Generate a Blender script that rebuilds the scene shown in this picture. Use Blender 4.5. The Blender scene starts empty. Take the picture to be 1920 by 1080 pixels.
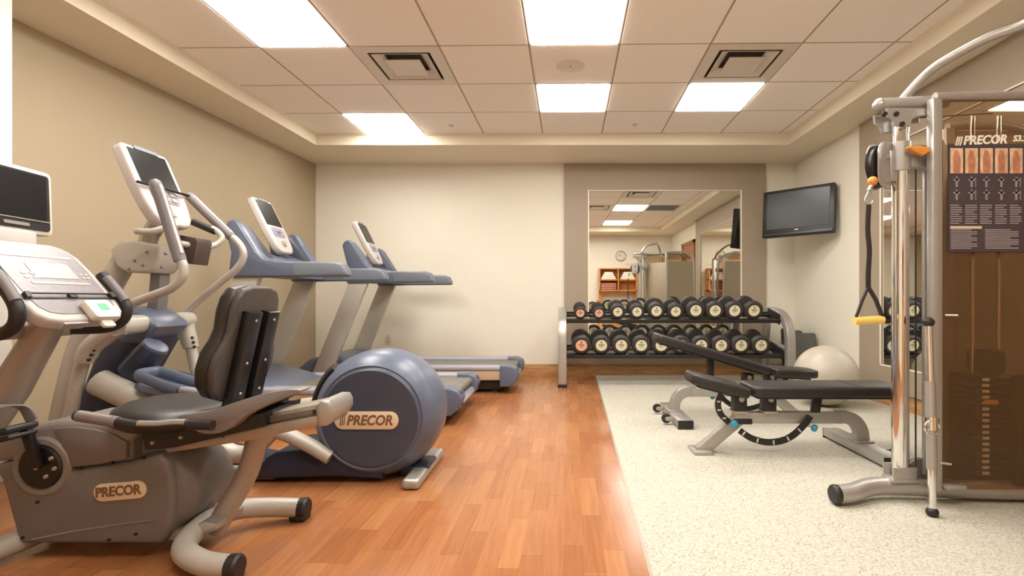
import bpy, bmesh, math, random
from mathutils import Vector, Matrix

random.seed(11)
scene = bpy.context.scene
COL = scene.collection

# ---------------------------------------------------------------- camera, world, exposure
FPX, CX, CY, CAMZ = 955.0, 1050.5, 562.0, 0.889
cam_data = bpy.data.cameras.new('camera')
cam_data.sensor_width = 36.0
cam_data.lens = FPX / 1920.0 * 36.0
cam_data.shift_x = -(CX - 960.0) / 1920.0
cam_data.shift_y = (CY - 540.0) / 1920.0
cam_data.clip_start = 0.02
cam = bpy.data.objects.new('camera', cam_data)
cam.location = (0, 0, CAMZ)
cam.rotation_euler = (math.radians(90), 0, 0)
COL.objects.link(cam)
scene.camera = cam

world = bpy.data.worlds.new('world')
scene.world = world
world.use_nodes = True
world.node_tree.nodes['Background'].inputs[0].default_value = (1.0, 0.93, 0.82, 1)
world.node_tree.nodes['Background'].inputs[1].default_value = 0.05

scene.view_settings.view_transform = 'Standard'
scene.view_settings.look = 'None'
scene.view_settings.gamma = 1.0
scene.view_settings.use_curve_mapping = False
scene.view_settings.exposure = 0.0
LAMP_STRENGTH = 22.5
LAMP_COLOR = (1.0, 0.95, 0.885, 1)


def W(px, py, Y):
    """a pixel of the 1920x1080 photograph at depth Y (metres)"""
    return Vector(((px - CX) * Y / FPX, Y, CAMZ - (py - CY) * Y / FPX))


# ---------------------------------------------------------------- materials
def lin(c):
    c /= 255.0
    return c / 12.92 if c <= 0.04045 else ((c + 0.055) / 1.055) ** 2.4


def rgb(r, g, b):
    return (lin(r), lin(g), lin(b), 1.0)


MATS = {}


def mat(name, color, rough=0.5, metal=0.0, var=0.06, scale=14.0, bump=0.0, bscale=120.0, coat=0.0, spec=0.5):
    m = bpy.data.materials.new(name)
    m.use_nodes = True
    nt = m.node_tree
    bs = nt.nodes['Principled BSDF']
    bs.inputs['Roughness'].default_value = rough
    bs.inputs['Metallic'].default_value = metal
    bs.inputs['Specular IOR Level'].default_value = spec
    bs.inputs['Coat Weight'].default_value = coat
    tc = nt.nodes.new('ShaderNodeTexCoord')
    nz = nt.nodes.new('ShaderNodeTexNoise')
    nz.inputs['Scale'].default_value = scale
    nz.inputs['Detail'].default_value = 3
    nt.links.new(tc.outputs['Object'], nz.inputs['Vector'])
    rp = nt.nodes.new('ShaderNodeValToRGB')
    rp.color_ramp.elements[0].position = 0.3
    rp.color_ramp.elements[1].position = 0.7
    rp.color_ramp.elements[0].color = tuple(max(0, c * (1 - var)) for c in color[:3]) + (1,)
    rp.color_ramp.elements[1].color = tuple(min(1, c * (1 + var)) for c in color[:3]) + (1,)
    nt.links.new(nz.outputs['Fac'], rp.inputs[0])
    nt.links.new(rp.outputs[0], bs.inputs['Base Color'])
    if bump:
        n2 = nt.nodes.new('ShaderNodeTexNoise')
        n2.inputs['Scale'].default_value = bscale
        n2.inputs['Detail'].default_value = 4
        nt.links.new(tc.outputs['Object'], n2.inputs['Vector'])
        bp = nt.nodes.new('ShaderNodeBump')
        bp.inputs['Strength'].default_value = bump
        bp.inputs['Distance'].default_value = 0.004
        nt.links.new(n2.outputs['Fac'], bp.inputs['Height'])
        nt.links.new(bp.outputs[0], bs.inputs['Normal'])
    MATS[name] = m
    return m


def emit_mat(name, color, strength):
    m = bpy.data.materials.new(name)
    m.use_nodes = True
    nt = m.node_tree
    nt.nodes.remove(nt.nodes['Principled BSDF'])
    e = nt.nodes.new('ShaderNodeEmission')
    e.inputs[0].default_value = color
    e.inputs[1].default_value = strength
    nt.links.new(e.outputs[0], nt.nodes['Material Output'].inputs[0])
    MATS[name] = m
    return m


def wood_mat(name, c0, c1, rough=0.3, gscale=(60, 3.0, 60), coat=0.0):
    m = bpy.data.materials.new(name)
    m.use_nodes = True
    nt = m.node_tree
    bs = nt.nodes['Principled BSDF']
    bs.inputs['Roughness'].default_value = rough
    bs.inputs['Coat Weight'].default_value = coat
    bs.inputs['Coat Roughness'].default_value = 0.15
    g = nt.nodes.new('ShaderNodeNewGeometry')
    mp = nt.nodes.new('ShaderNodeMapping')
    mp.inputs['Scale'].default_value = gscale
    nt.links.new(g.outputs['Position'], mp.inputs['Vector'])
    nz = nt.nodes.new('ShaderNodeTexNoise')
    nz.inputs['Scale'].default_value = 1.0
    nz.inputs['Detail'].default_value = 6
    nz.inputs['Distortion'].default_value = 0.8
    nt.links.new(mp.outputs[0], nz.inputs['Vector'])
    rp = nt.nodes.new('ShaderNodeValToRGB')
    rp.color_ramp.elements[0].position = 0.32
    rp.color_ramp.elements[1].position = 0.68
    rp.color_ramp.elements[0].color = c0
    rp.color_ramp.elements[1].color = c1
    nt.links.new(nz.outputs['Fac'], rp.inputs[0])
    nt.links.new(rp.outputs[0], bs.inputs['Base Color'])
    MATS[name] = m
    return m


def rubber_mat(name):
    m = bpy.data.materials.new(name)
    m.use_nodes = True
    nt = m.node_tree
    bs = nt.nodes['Principled BSDF']
    bs.inputs['Roughness'].default_value = 0.75
    bs.inputs['Specular IOR Level'].default_value = 0.25
    g = nt.nodes.new('ShaderNodeNewGeometry')
    v = nt.nodes.new('ShaderNodeTexVoronoi')
    v.inputs['Scale'].default_value = 190
    nt.links.new(g.outputs['Position'], v.inputs['Vector'])
    rp = nt.nodes.new('ShaderNodeValToRGB')
    e = rp.color_ramp.elements
    e[0].position = 0.0
    e[0].color = rgb(150, 144, 128)
    e[1].position = 1.0
    e[1].color = rgb(197, 193, 179)
    k = e.new(0.25)
    k.color = rgb(176, 171, 155)
    k = e.new(0.5)
    k.color = rgb(186, 181, 166)
    sp = nt.nodes.new('ShaderNodeSeparateColor')
    nt.links.new(v.outputs['Color'], sp.inputs[0])
    nt.links.new(sp.outputs[0], rp.inputs[0])
    nt.links.new(rp.outputs[0], bs.inputs['Base Color'])
    bp = nt.nodes.new('ShaderNodeBump')
    bp.inputs['Strength'].default_value = 0.15
    bp.inputs['Distance'].default_value = 0.002
    nt.links.new(v.outputs['Distance'], bp.inputs['Height'])
    nt.links.new(bp.outputs[0], bs.inputs['Normal'])
    MATS[name] = m
    return m


def shroud_mat(name, tint, base, fac):
    m = bpy.data.materials.new(name)
    m.use_nodes = True
    nt = m.node_tree
    bs = nt.nodes['Principled BSDF']
    bs.inputs['Base Color'].default_value = base
    bs.inputs['Roughness'].default_value = 0.08
    tr = nt.nodes.new('ShaderNodeBsdfTransparent')
    tr.inputs[0].default_value = tint
    nz = nt.nodes.new('ShaderNodeTexNoise')
    nz.inputs['Scale'].default_value = 2.0
    mr = nt.nodes.new('ShaderNodeMapRange')
    mr.inputs['To Min'].default_value = fac - 0.02
    mr.inputs['To Max'].default_value = fac + 0.02
    nt.links.new(nz.outputs['Fac'], mr.inputs['Value'])
    mx = nt.nodes.new('ShaderNodeMixShader')
    nt.links.new(mr.outputs[0], mx.inputs[0])
    nt.links.new(tr.outputs[0], mx.inputs[1])
    nt.links.new(bs.outputs[0], mx.inputs[2])
    nt.links.new(mx.outputs[0], nt.nodes['Material Output'].inputs[0])
    MATS[name] = m
    return m


M_CREAM = mat('cream_paint', rgb(229, 223, 207), 0.7, var=0.015, scale=2.0, bump=0.05, bscale=200)
M_KHAKI = mat('khaki_paint', rgb(172, 156, 129), 0.6, var=0.02, scale=2.0, bump=0.05, bscale=200)
M_WHITEWALL = mat('white_paint', rgb(222, 216, 206), 0.6, var=0.01, scale=2.0)
M_SOFFIT = mat('soffit_paint', rgb(228, 217, 194), 0.7, var=0.015, scale=2.0)
M_TILE = mat('ceiling_tile', rgb(246, 238, 228), 0.85, var=0.03, scale=60, bump=0.25, bscale=260)
M_TEE = mat('ceiling_tee', rgb(170, 150, 128), 0.5, var=0.02)
M_PANEL = mat('taupe_panel', rgb(160, 145, 126), 0.55, var=0.03, scale=3.0)
M_EDGE = mat('mirror_edge', rgb(238, 230, 212), 0.3, var=0.01)
M_MIRROR = mat('mirror_glass', (0.88, 0.89, 0.86, 1), 0.01, 1.0, var=0.004)
M_BASE = wood_mat('baseboard_wood', rgb(160, 112, 66), rgb(196, 152, 100), 0.45, (4, 4, 40))
M_DOOR = wood_mat('door_wood', rgb(132, 84, 48), rgb(164, 108, 64), 0.4, (30, 30, 2))
M_SHELFWOOD = wood_mat('shelf_wood', rgb(196, 128, 60), rgb(222, 156, 84), 0.4, (30, 3, 4))
M_RUBBER = rubber_mat('speckled_rubber')
M_GROUT = mat('floor_joint', rgb(148, 95, 58), 0.7)
WOODS = [
    wood_mat('plank_wood_amber', rgb(153, 101, 63), rgb(170, 112, 70), 0.2),
    wood_mat('plank_wood_russet', rgb(144, 92, 56), rgb(159, 101, 61), 0.2),
    wood_mat('plank_wood_honey', rgb(160, 109, 69), rgb(177, 120, 76), 0.2),
    wood_mat('plank_wood_brick', rgb(148, 95, 58), rgb(163, 105, 65), 0.2),
    wood_mat('plank_wood_copper', rgb(151, 98, 61), rgb(166, 109, 68), 0.2),
]
M_LAMP = emit_mat('lamp_diffuser', LAMP_COLOR, LAMP_STRENGTH)
M_WHITEMETAL = mat('white_metal', rgb(214, 206, 194), 0.4, var=0.02)
M_DARKSLOT = mat('dark_slot', rgb(104, 92, 78), 0.8)
M_SILVER = mat('silver_paint', rgb(176, 172, 166), 0.34, 0.55, var=0.03)
M_WARMGREY = mat('warm_grey_paint', rgb(182, 176, 165), 0.4, 0.15, var=0.02)
M_CONSOLE = mat('pale_console_plastic', rgb(194, 186, 181), 0.4, var=0.015)
M_FACE = mat('console_overlay', rgb(130, 124, 126), 0.35, var=0.10, scale=45)
M_FACELIGHT = mat('console_overlay_light', rgb(164, 157, 155), 0.35, var=0.03)
M_SCREEN = mat('black_screen', rgb(16, 16, 17), 0.3, var=0.05, spec=0.4)
M_BLACK = mat('black_plastic', rgb(34, 30, 29), 0.45, var=0.08)
M_BLACKGLOSS = mat('black_gloss', rgb(24, 21, 21), 0.35, var=0.05)
M_VINYL = mat('black_vinyl', rgb(40, 36, 34), 0.42, var=0.06, bump=0.08, bscale=500)
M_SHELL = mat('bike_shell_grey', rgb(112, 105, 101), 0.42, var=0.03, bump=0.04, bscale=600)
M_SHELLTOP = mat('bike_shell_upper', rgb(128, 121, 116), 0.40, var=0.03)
M_TAUPEMETAL = mat('taupe_metal', rgb(168, 156, 143), 0.34, 0.35, var=0.02)
M_PANGREY = mat('seat_pan_grey', rgb(126, 118, 115), 0.42, var=0.03)
M_BLUE = mat('slate_blue_plastic', rgb(92, 100, 118), 0.34, var=0.03)
M_BLUEDARK = mat('dark_blue_plastic', rgb(66, 70, 86), 0.38, var=0.04)
M_NAVY = mat('navy_plastic', rgb(38, 43, 62), 0.36, var=0.04)
M_GRIP = mat('grey_grip', rgb(118, 112, 114), 0.5, var=0.05)
M_GREYRAIL = mat('handrail_grey', rgb(110, 116, 126), 0.45, var=0.03)
M_BADGE = mat('badge_cream', rgb(226, 206, 176), 0.35, 0.1, var=0.02)
M_BADGETEXT = mat('badge_ink', rgb(122, 88, 62), 0.5)
M_WHITETEXT = mat('white_ink', rgb(240, 236, 228), 0.5)
M_BELT = mat('running_belt', rgb(118, 114, 104), 0.7, var=0.05, bump=0.1, bscale=400)
M_RAILLAV = mat('foot_rail', rgb(156, 156, 166), 0.4, var=0.03)
M_SKIRT = mat('deck_skirt', rgb(196, 172, 146), 0.45, 0.2, var=0.02)
M_CHROME = mat('chrome', (0.82, 0.81, 0.80, 1), 0.09, 1.0, var=0.01)
M_DBBLACK = mat('dumbbell_rubber', rgb(50, 45, 42), 0.5, var=0.06, bump=0.05, bscale=500)
M_LABELCREAM = mat('dumbbell_label', rgb(224, 216, 186), 0.5, var=0.02)
M_LABELPEACH = mat('dumbbell_label_peach', rgb(228, 178, 146), 0.5, var=0.02)
M_BALL = mat('ball_vinyl', rgb(184, 176, 160), 0.36, var=0.02)
M_MAT = mat('mat_foam', rgb(92, 94, 90), 0.7, var=0.05, bump=0.1, bscale=200)
M_BLUEKNOB = mat('blue_knob', rgb(52, 148, 186), 0.35)
M_ORANGE = mat('orange_plastic', rgb(222, 144, 58), 0.4)
M_YELLOW = mat('yellow_grip', rgb(240, 206, 108), 0.45, var=0.03)
M_STRAP = mat('black_webbing', rgb(44, 39, 38), 0.75, var=0.1, scale=80)
M_SHROUD = shroud_mat('smoked_shroud', (0.86, 0.77, 0.66, 1), rgb(140, 113, 84), 0.22)
M_SHROUDBACK = mat('grey_back_shroud', rgb(146, 131, 108), 0.4, var=0.04)
M_PLACARD = mat('placard_plum', rgb(74, 64, 70), 0.45, var=0.03)
M_PRINTGREY = mat('placard_print', rgb(150, 142, 144), 0.5)
M_PHOTO = mat('placard_photo', rgb(222, 186, 152), 0.5, var=0.25, scale=30)
M_SKINPRINT = mat('placard_photo_figure', rgb(188, 128, 98), 0.5, var=0.2, scale=40)
M_GREEN = mat('green_label', rgb(92, 190, 132), 0.5)
M_TOWELW = mat('white_towel', rgb(238, 232, 220), 0.9, var=0.03, bump=0.3, bscale=300)
M_TOWELR = mat('rose_towel', rgb(176, 116, 104), 0.9, var=0.05, bump=0.3, bscale=300)
M_PURPLE = mat('keypad_lilac', rgb(148, 138, 176), 0.5, var=0.1, scale=60)


# ---------------------------------------------------------------- mesh building
class B:
    def __init__(s):
        s.bm = bmesh.new()

    def _merge(s, t, M=None):
        if M is not None:
            t.transform(M)
            if M.determinant() < 0:
                bmesh.ops.reverse_faces(t, faces=t.faces[:])
        me = bpy.data.meshes.new('tmp')
        t.to_mesh(me)
        t.free()
        s.bm.from_mesh(me)
        bpy.data.meshes.remove(me)
        return s

    def box(s, x0, x1, y0, y1, z0, z1, bev=0.0, seg=2, M=None):
        t = bmesh.new()
        bmesh.ops.create_cube(t, size=1.0)
        t.transform(Matrix.Translation(((x0 + x1) / 2, (y0 + y1) / 2, (z0 + z1) / 2)) @
                    Matrix.Diagonal((abs(x1 - x0), abs(y1 - y0), abs(z1 - z0), 1)))
        if bev > 0:
            bmesh.ops.bevel(t, geom=t.edges[:], offset=bev, segments=seg, profile=0.5, affect='EDGES', clamp_overlap=True)
        return s._merge(t, M)

    def plate(s, pts, n0, n1, M=None, bev=0.0, seg=2, taper=None):
        """outline pts (u,v) between heights n0..n1; M maps (u,v,n)"""
        t = bmesh.new()
        a = [t.verts.new((p[0], p[1], n0)) for p in pts]
        if taper is None:
            b = [t.verts.new((p[0], p[1], n1)) for p in pts]
        else:
            cu = sum(p[0] for p in pts) / len(pts)
            cv = sum(p[1] for p in pts) / len(pts)
            b = [t.verts.new((cu + (p[0] - cu) * taper, cv + (p[1] - cv) * taper, n1)) for p in pts]
        n = len(pts)
        f0 = t.faces.new(a[::-1])
        f1 = t.faces.new(b)
        for i in range(n):
            t.faces.new((a[i], a[(i + 1) % n], b[(i + 1) % n], b[i]))
        bmesh.ops.recalc_face_normals(t, faces=t.faces[:])
        if bev > 0:
            es = list(set(f0.edges[:] + f1.edges[:]))
            bmesh.ops.bevel(t, geom=es, offset=bev, segments=seg, profile=0.5, affect='EDGES', clamp_overlap=True)
        return s._merge(t, M)

    def prism(s, pts, y0, y1, bev=0.0, seg=2):
        """outline pts (x,z) extruded along Y"""
        M = Matrix(((1, 0, 0, 0), (0, 0, 1, 0), (0, 1, 0, 0), (0, 0, 0, 1)))
        return s.plate(pts, y0, y1, M, bev, seg)

    def tube(s, pts, r, n=12, ell=1.0, up=None, cap=True, rot=0.0):
        """r: number or list; ell: second radius factor; up: reference axis for the ellipse"""
        t = bmesh.new()
        pts = [Vector(p) for p in pts]
        rs = r if isinstance(r, (list, tuple)) else [r] * len(pts)
        tang = []
        for i in range(len(pts)):
            a = pts[max(0, i - 1)]
            b = pts[min(len(pts) - 1, i + 1)]
            tang.append((b - a).normalized())
        u = Vector(up) if up is not None else (Vector((0, 0, 1)) if abs(tang[0].z) < 0.9 else Vector((0, 1, 0)))
        rings = []
        for i, p in enumerate(pts):
            tg = tang[i]
            if up is not None:
                u = Vector(up)
            u = (u - tg * u.dot(tg))
            u.normalize()
            v = tg.cross(u)
            ring = []
            for k in range(n):
                a = 2 * math.pi * k / n + rot
                ring.append(t.verts.new(p + u * (math.cos(a) * rs[i] * ell) + v * (math.sin(a) * rs[i])))
            rings.append(ring)
        for i in range(len(rings) - 1):
            for k in range(n):
                t.faces.new((rings[i][k], rings[i][(k + 1) % n], rings[i + 1][(k + 1) % n], rings[i + 1][k]))
        if cap:
            t.faces.new(rings[0][::-1])
            t.faces.new(rings[-1])
        bmesh.ops.recalc_face_normals(t, faces=t.faces[:])
        return s._merge(t)

    def strip(s, pts, w, th, up=(0, 1, 0)):
        """rectangular bar along pts; w across 'up', th along the other normal"""
        t = bmesh.new()
        pts = [Vector(p) for p in pts]
        rings = []
        for i, p in enumerate(pts):
            tg = (pts[min(len(pts) - 1, i + 1)] - pts[max(0, i - 1)]).normalized()
            u = Vector(up)
            u = (u - tg * u.dot(tg)).normalized()
            v = tg.cross(u)
            rings.append([t.verts.new(p + u * (a * w / 2) + v * (b * th / 2)) for a, b in ((-1, -1), (1, -1), (1, 1), (-1, 1))])
        for i in range(len(rings) - 1):
            for k in range(4):
                t.faces.new((rings[i][k], rings[i][(k + 1) % 4], rings[i + 1][(k + 1) % 4], rings[i + 1][k]))
        t.faces.new(rings[0][::-1])
        t.faces.new(rings[-1])
        bmesh.ops.recalc_face_normals(t, faces=t.faces[:])
        bmesh.ops.bevel(t, geom=[e for e in t.edges if e.is_manifold and e.calc_face_angle(0) > 1.2], offset=min(w, th) * 0.12, segments=2, profile=0.5, affect='EDGES', clamp_overlap=True)
        return s._merge(t)

    def lathe(s, prof, c=(0, 0, 0), axis='Y', n=32):
        """prof: (along, radius)"""
        t = bmesh.new()
        rings = []
        for h, r in prof:
            if r < 1e-6:
                rings.append([t.verts.new((0, 0, h))])
            else:
                rings.append([t.verts.new((r * math.cos(2 * math.pi * k / n), r * math.sin(2 * math.pi * k / n), h)) for k in range(n)])
        for i in range(len(rings) - 1):
            a, b = rings[i], rings[i + 1]
            for k in range(n):
                k2 = (k + 1) % n
                if len(a) == 1 and len(b) == 1:
                    continue
                if len(a) == 1:
                    t.faces.new((a[0], b[k2], b[k]))
                elif len(b) == 1:
                    t.faces.new((a[k], a[k2], b[0]))
                else:
                    t.faces.new((a[k], a[k2], b[k2], b[k]))
        if len(rings[0]) > 1:
            t.faces.new(rings[0][::-1])
        if len(rings[-1]) > 1:
            t.faces.new(rings[-1])
        bmesh.ops.recalc_face_normals(t, faces=t.faces[:])
        if axis == 'Y':
            R = Matrix(((1, 0, 0, 0), (0, 0, 1, 0), (0, 1, 0, 0), (0, 0, 0, 1)))
            t.transform(R)
            bmesh.ops.reverse_faces(t, faces=t.faces[:])
        elif axis == 'X':
            R = Matrix(((0, 0, 1, 0), (1, 0, 0, 0), (0, 1, 0, 0), (0, 0, 0, 1)))
            t.transform(R)
        elif isinstance(axis, Vector):
            t.transform(axis.to_track_quat('Z', 'Y').to_matrix().to_4x4())
        t.transform(Matrix.Translation(c))
        return s._merge(t)

    def cyl(s, a, b, r, n=16, r2=None):
        a, b = Vector(a), Vector(b)
        L = (b - a).length
        return s.lathe([(0, r), (L, r if r2 is None else r2)], a, (b - a).normalized(), n)

    def ball(s, c, r, n=24, sc=(1, 1, 1)):
        t = bmesh.new()
        bmesh.ops.create_uvsphere(t, u_segments=n, v_segments=max(6, n // 2), radius=r)
        t.transform(Matrix.Translation(c) @ Matrix.Diagonal((sc[0], sc[1], sc[2], 1)))
        return s._merge(t)

    def text(s, txt, size, M, depth=0.002, shear=0.0, squeeze=1.0):
        cu = bpy.data.curves.new('t', 'FONT')
        cu.body = txt
        cu.size = size
        cu.extrude = depth
        cu.shear = shear
        cu.offset = 0.006 * size / 0.1 * 0.5
        cu.align_x = 'CENTER'
        cu.align_y = 'CENTER'
        cu.resolution_u = 3
        o = bpy.data.objects.new('t', cu)
        COL.objects.link(o)
        dg = bpy.context.evaluated_depsgraph_get()
        me = bpy.data.meshes.new_from_object(o.evaluated_get(dg))
        bpy.data.objects.remove(o)
        bpy.data.curves.remove(cu)
        t = bmesh.new()
        t.from_mesh(me)
        bpy.data.meshes.remove(me)
        t.transform(Matrix.Diagonal((squeeze, 1, 1, 1)))
        return s._merge(t, M)


def cr(pts, n=6):
    """smooth curve through pts"""
    P = [Vector(p) for p in pts]
    out = []
    for i in range(len(P) - 1):
        p0 = P[max(0, i - 1)]
        p1, p2 = P[i], P[i + 1]
        p3 = P[min(len(P) - 1, i + 2)]
        for k in range(n):
            t = k / n
            out.append(0.5 * ((2 * p1) + (p2 - p0) * t + (2 * p0 - 5 * p1 + 4 * p2 - p3) * t * t + (3 * p1 - p0 - 3 * p2 + p3) * t ** 3))
    out.append(P[-1])
    return out


def closed(pts, n=4):
    """smooth closed outline through 2D points"""
    m = len(pts)
    out = []
    for i in range(m):
        p0, p1, p2, p3 = [Vector(pts[(i + k) % m]) for k in (-1, 0, 1, 2)]
        for k in range(n):
            t = k / n
            q = 0.5 * ((2 * p1) + (p2 - p0) * t + (2 * p0 - 5 * p1 + 4 * p2 - p3) * t * t + (3 * p1 - p0 - 3 * p2 + p3) * t ** 3)
            out.append((q.x, q.y))
    return out


def rrect(w, h, r, n=5, cu=0.0, cv=0.0):
    """rounded rectangle outline centred at cu,cv"""
    pts = []
    for sx, sy, a0 in ((1, 1, 0), (-1, 1, 90), (-1, -1, 180), (1, -1, 270)):
        for k in range(n + 1):
            a = math.radians(a0 + 90 * k / n)
            pts.append((cu + sx * (w / 2 - r) + r * math.cos(a), cv + sy * (h / 2 - r) + r * math.sin(a)))
    return pts


def frame(o, u, v):
    """matrix with origin o, axes u, v and their normal"""
    u = Vector(u).normalized()
    v = Vector(v)
    v = (v - u * v.dot(u)).normalized()
    n = u.cross(v)
    return Matrix(((u.x, v.x, n.x, o[0]), (u.y, v.y, n.y, o[1]), (u.z, v.z, n.z, o[2]), (0, 0, 0, 1)))


WL = {}


def thing(name, label, cat, loc=(0, 0, 0), group=None, rz=0.0):
    o = bpy.data.objects.new(name, None)
    COL.objects.link(o)
    o.empty_display_size = 0.1
    o.location = loc
    o.rotation_euler = (0, 0, rz)
    o['label'] = label
    o['category'] = cat
    if group:
        o['group'] = group
    WL[o] = Vector(loc)
    return o


def obj(name, b, m, parent=None, world=True, angle=38, label=None):
    """one mesh object; vertices given in world space are shifted to the parent's origin"""
    me = bpy.data.meshes.new(name)
    if parent is not None and world:
        base = WL[parent]
        b.bm.transform(Matrix.Translation(-base))
    b.bm.to_mesh(me)
    b.bm.free()
    for mm in (m if isinstance(m, (list, tuple)) else [m]):
        me.materials.append(mm)
    me.polygons.foreach_set('use_smooth', [True] * len(me.polygons))
    me.set_sharp_from_angle(angle=math.radians(angle))
    o = bpy.data.objects.new(name, me)
    COL.objects.link(o)
    if parent is not None:
        o.parent = parent
        WL[o] = WL[parent]
    if label:
        o['label'] = label
    return o


def single(name, b, m, label, cat, base, group=None, angle=38):
    """a thing that is one mesh with its origin at base"""
    b.bm.transform(Matrix.Translation(-Vector(base)))
    o = obj(name, b, m, angle=angle)
    o.location = base
    o['label'] = label
    o['category'] = cat
    if group:
        o['group'] = group
    WL[o] = Vector(base)
    return o


def struct(name, b, m, angle=38, label=None):
    o = obj(name, b, m, angle=angle)
    o['kind'] = 'structure'
    if label:
        o['label'] = label
    WL[o] = Vector((0, 0, 0))
    return o


def copy_tree(o, parent=None):
    c = o.copy()
    COL.objects.link(c)
    c.parent = parent
    for ch in [x for x in o.children]:
        copy_tree(ch, c)
    return c


# ---------------------------------------------------------------- room shell
YB, XR, YR = 6.02, 2.77, -0.70          # back wall, right wall, wall behind the camera
ZS, ZC = 2.49, 2.602                    # soffit, ceiling tile height


def xl(y):                               # left wall runs slightly askew
    return -2.89 - 0.0728 * (YB - y)


def xf(y):                               # edge between wood and rubber
    return 0.413 - 0.0272 * (YB - y)


b = B()
b.plate([(xl(YR) - 0.3, YR - 0.1), (xf(YR), YR - 0.1), (xf(YB), YB + 0.05), (xl(YB) - 0.1, YB + 0.05)], -0.06, -0.0013)
floor = struct('floor', b, M_GROUT, label='orange-brown strip wood floor')
b = B()
b.plate([(xf(YR), YR - 0.1), (XR + 0.05, YR - 0.1), (XR + 0.05, YB + 0.05), (xf(YB), YB + 0.05)], -0.06, 0.0)
struct('floor_rubber', b, M_RUBBER, label='cream speckled rubber floor')
b = B()
e = 0.006
b.plate([(xf(YR) - e, YR), (xf(YR) + e, YR), (xf(YB) + e, YB), (xf(YB) - e, YB)], -0.004, 0.0012)
struct('trim_1', b, M_TAUPEMETAL, label='thin strip between wood and rubber floors')

# wood strips
SW = 0.072
cells = []
x = xf(0)
col_i = 0
while x > -3.45:
    y = YR - random.uniform(0, 0.35)
    while y < YB:
        L = random.choice((0.26, 0.32, 0.38, 0.44))
        cells.append((x - SW, x, y, min(y + L, YB + 0.02)))
        y += L
    x -= SW
    col_i += 1
XSL = 0.0272


def skx(x, y):
    return x + XSL * y


def screen_area(c):
    x0, x1, y0, y1 = c
    ym = (y0 + y1) / 2
    if y0 < 1.35:
        return 0
    px = CX + FPX * skx((x0 + x1) / 2, ym) / ym
    if px < -40 or px > 1960:
        return 0
    # under the bike, elliptical and treadmill bodies the strips show least
    hide = 0.15 if (px < 330 and ym < 1.95) or (px < 820 and 2.35 < ym and skx(x1, ym) < -0.75) else 1.0
    return hide * SW * FPX / ym * (FPX * CAMZ / y0 - FPX * CAMZ / y1)


order = sorted(range(len(cells)), key=lambda i: -screen_area(cells[i]))
near = set(order[:296])
plank_mesh = []
for wi, wm in enumerate(WOODS):
    bb = B()
    g = 0.0006
    bb.plate([(-0.5, -0.5), (0.5, -0.5), (0.5, 0.5), (-0.5, 0.5)], -0.008, 0.0)
    me = bpy.data.meshes.new('plank')
    bb.bm.to_mesh(me)
    bb.bm.free()
    me.materials.append(wm)
    plank_mesh.append(me)
shear_rot = -math.atan(XSL)
rest = B()
rest_mi = []
for i, c in enumerate(cells):
    x0, x1, y0, y1 = c
    tone = random.choice((0, 0, 1, 2, 3, 4, 4))
    dz = random.uniform(-0.0004, 0.0)
    ym = (y0 + y1) / 2
    xm = skx((x0 + x1) / 2, ym)
    if xm - 0.05 < xl(ym):
        continue
    if i in near:
        o = bpy.data.objects.new('plank', plank_mesh[tone])
        COL.objects.link(o)
        o.parent = floor
        o.location = (xm, ym, dz)
        o.rotation_euler = (0, 0, shear_rot)
        o.scale = (SW - 0.0004, (y1 - y0) - 0.0004, 1)
    else:
        g = 0.0
        n0 = len(rest.bm.faces)
        rest.plate([(skx(x0 + g, y0), y0 + g), (skx(x1 - g, y0), y0 + g), (skx(x1 - g, y1), y1 - g), (skx(x0 + g, y1), y1 - g)], -0.008, dz)
        rest.bm.faces.ensure_lookup_table()
        for k in range(n0, len(rest.bm.faces)):
            rest.bm.faces[k].material_index = tone
ro = obj('plank_field', rest, WOODS, floor, world=False)
ro['kind'] = 'stuff'

# walls
struct('wall_back', B().box(xl(YB) - 0.3, XR + 0.2, YB, YB + 0.12, 0, 2.8), M_CREAM)
struct('wall_right', B().box(XR, XR + 0.12, YR - 0.1, YB + 0.1, 0, 2.8), M_CREAM)
struct('wall_rear', B().box(-3.7, XR + 0.1, YR - 0.12, YR, 0, 2.8), M_CREAM)
b = B()
b.plate([(xl(YR), YR - 0.1), (xl(YB), YB), (xl(YB) - 0.12, YB), (xl(YR) - 0.12, YR - 0.1)], 0, 2.8)
struct('wall_left', b, M_KHAKI)
b = B()
b.box(-3.40, -2.71, 1.9, 2.52, 0, ZS, 0.004)
struct('wall_left_pier', b, M_WHITEWALL, label='white wall pier jutting from the khaki wall')

# baseboards
BBH = 0.13


def baseboard(name, p0, p1, nrm):
    p0, p1, nrm = Vector(p0), Vector(p1), Vector(nrm)
    bb = B()
    prof = [(0, 0), (0.014, 0), (0.014, BBH - 0.02), (0.008, BBH), (0, BBH)]
    M = Matrix(((nrm.x, 0, (p1 - p0).normalized().x, p0.x), (nrm.y, 0, (p1 - p0).normalized().y, p0.y), (0, 1, 0, 0), (0, 0, 0, 1)))
    bb.plate(prof, 0, (p1 - p0).length, M)
    struct(name, bb, M_BASE)


baseboard('baseboard_back', (xl(YB), YB, 0), (XR, YB, 0), (0, -1, 0))
baseboard('baseboard_right', (XR, YB, 0), (XR, 1.75, 0), (-1, 0, 0))
baseboard('baseboard_left', (xl(2.52), 2.52, 0), (xl(YB), YB, 0), (1, 0.0728, 0))
baseboard('baseboard_rear', (-3.3, YR, 0), (XR, YR, 0), (0, 1, 0))

# ceiling: soffit ring, tiles, bars
TYB, TYF, TXR = 5.268, 0.05, 2.36


def txl(y):
    return -2.527 - 0.049 * (TYB - y)


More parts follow.
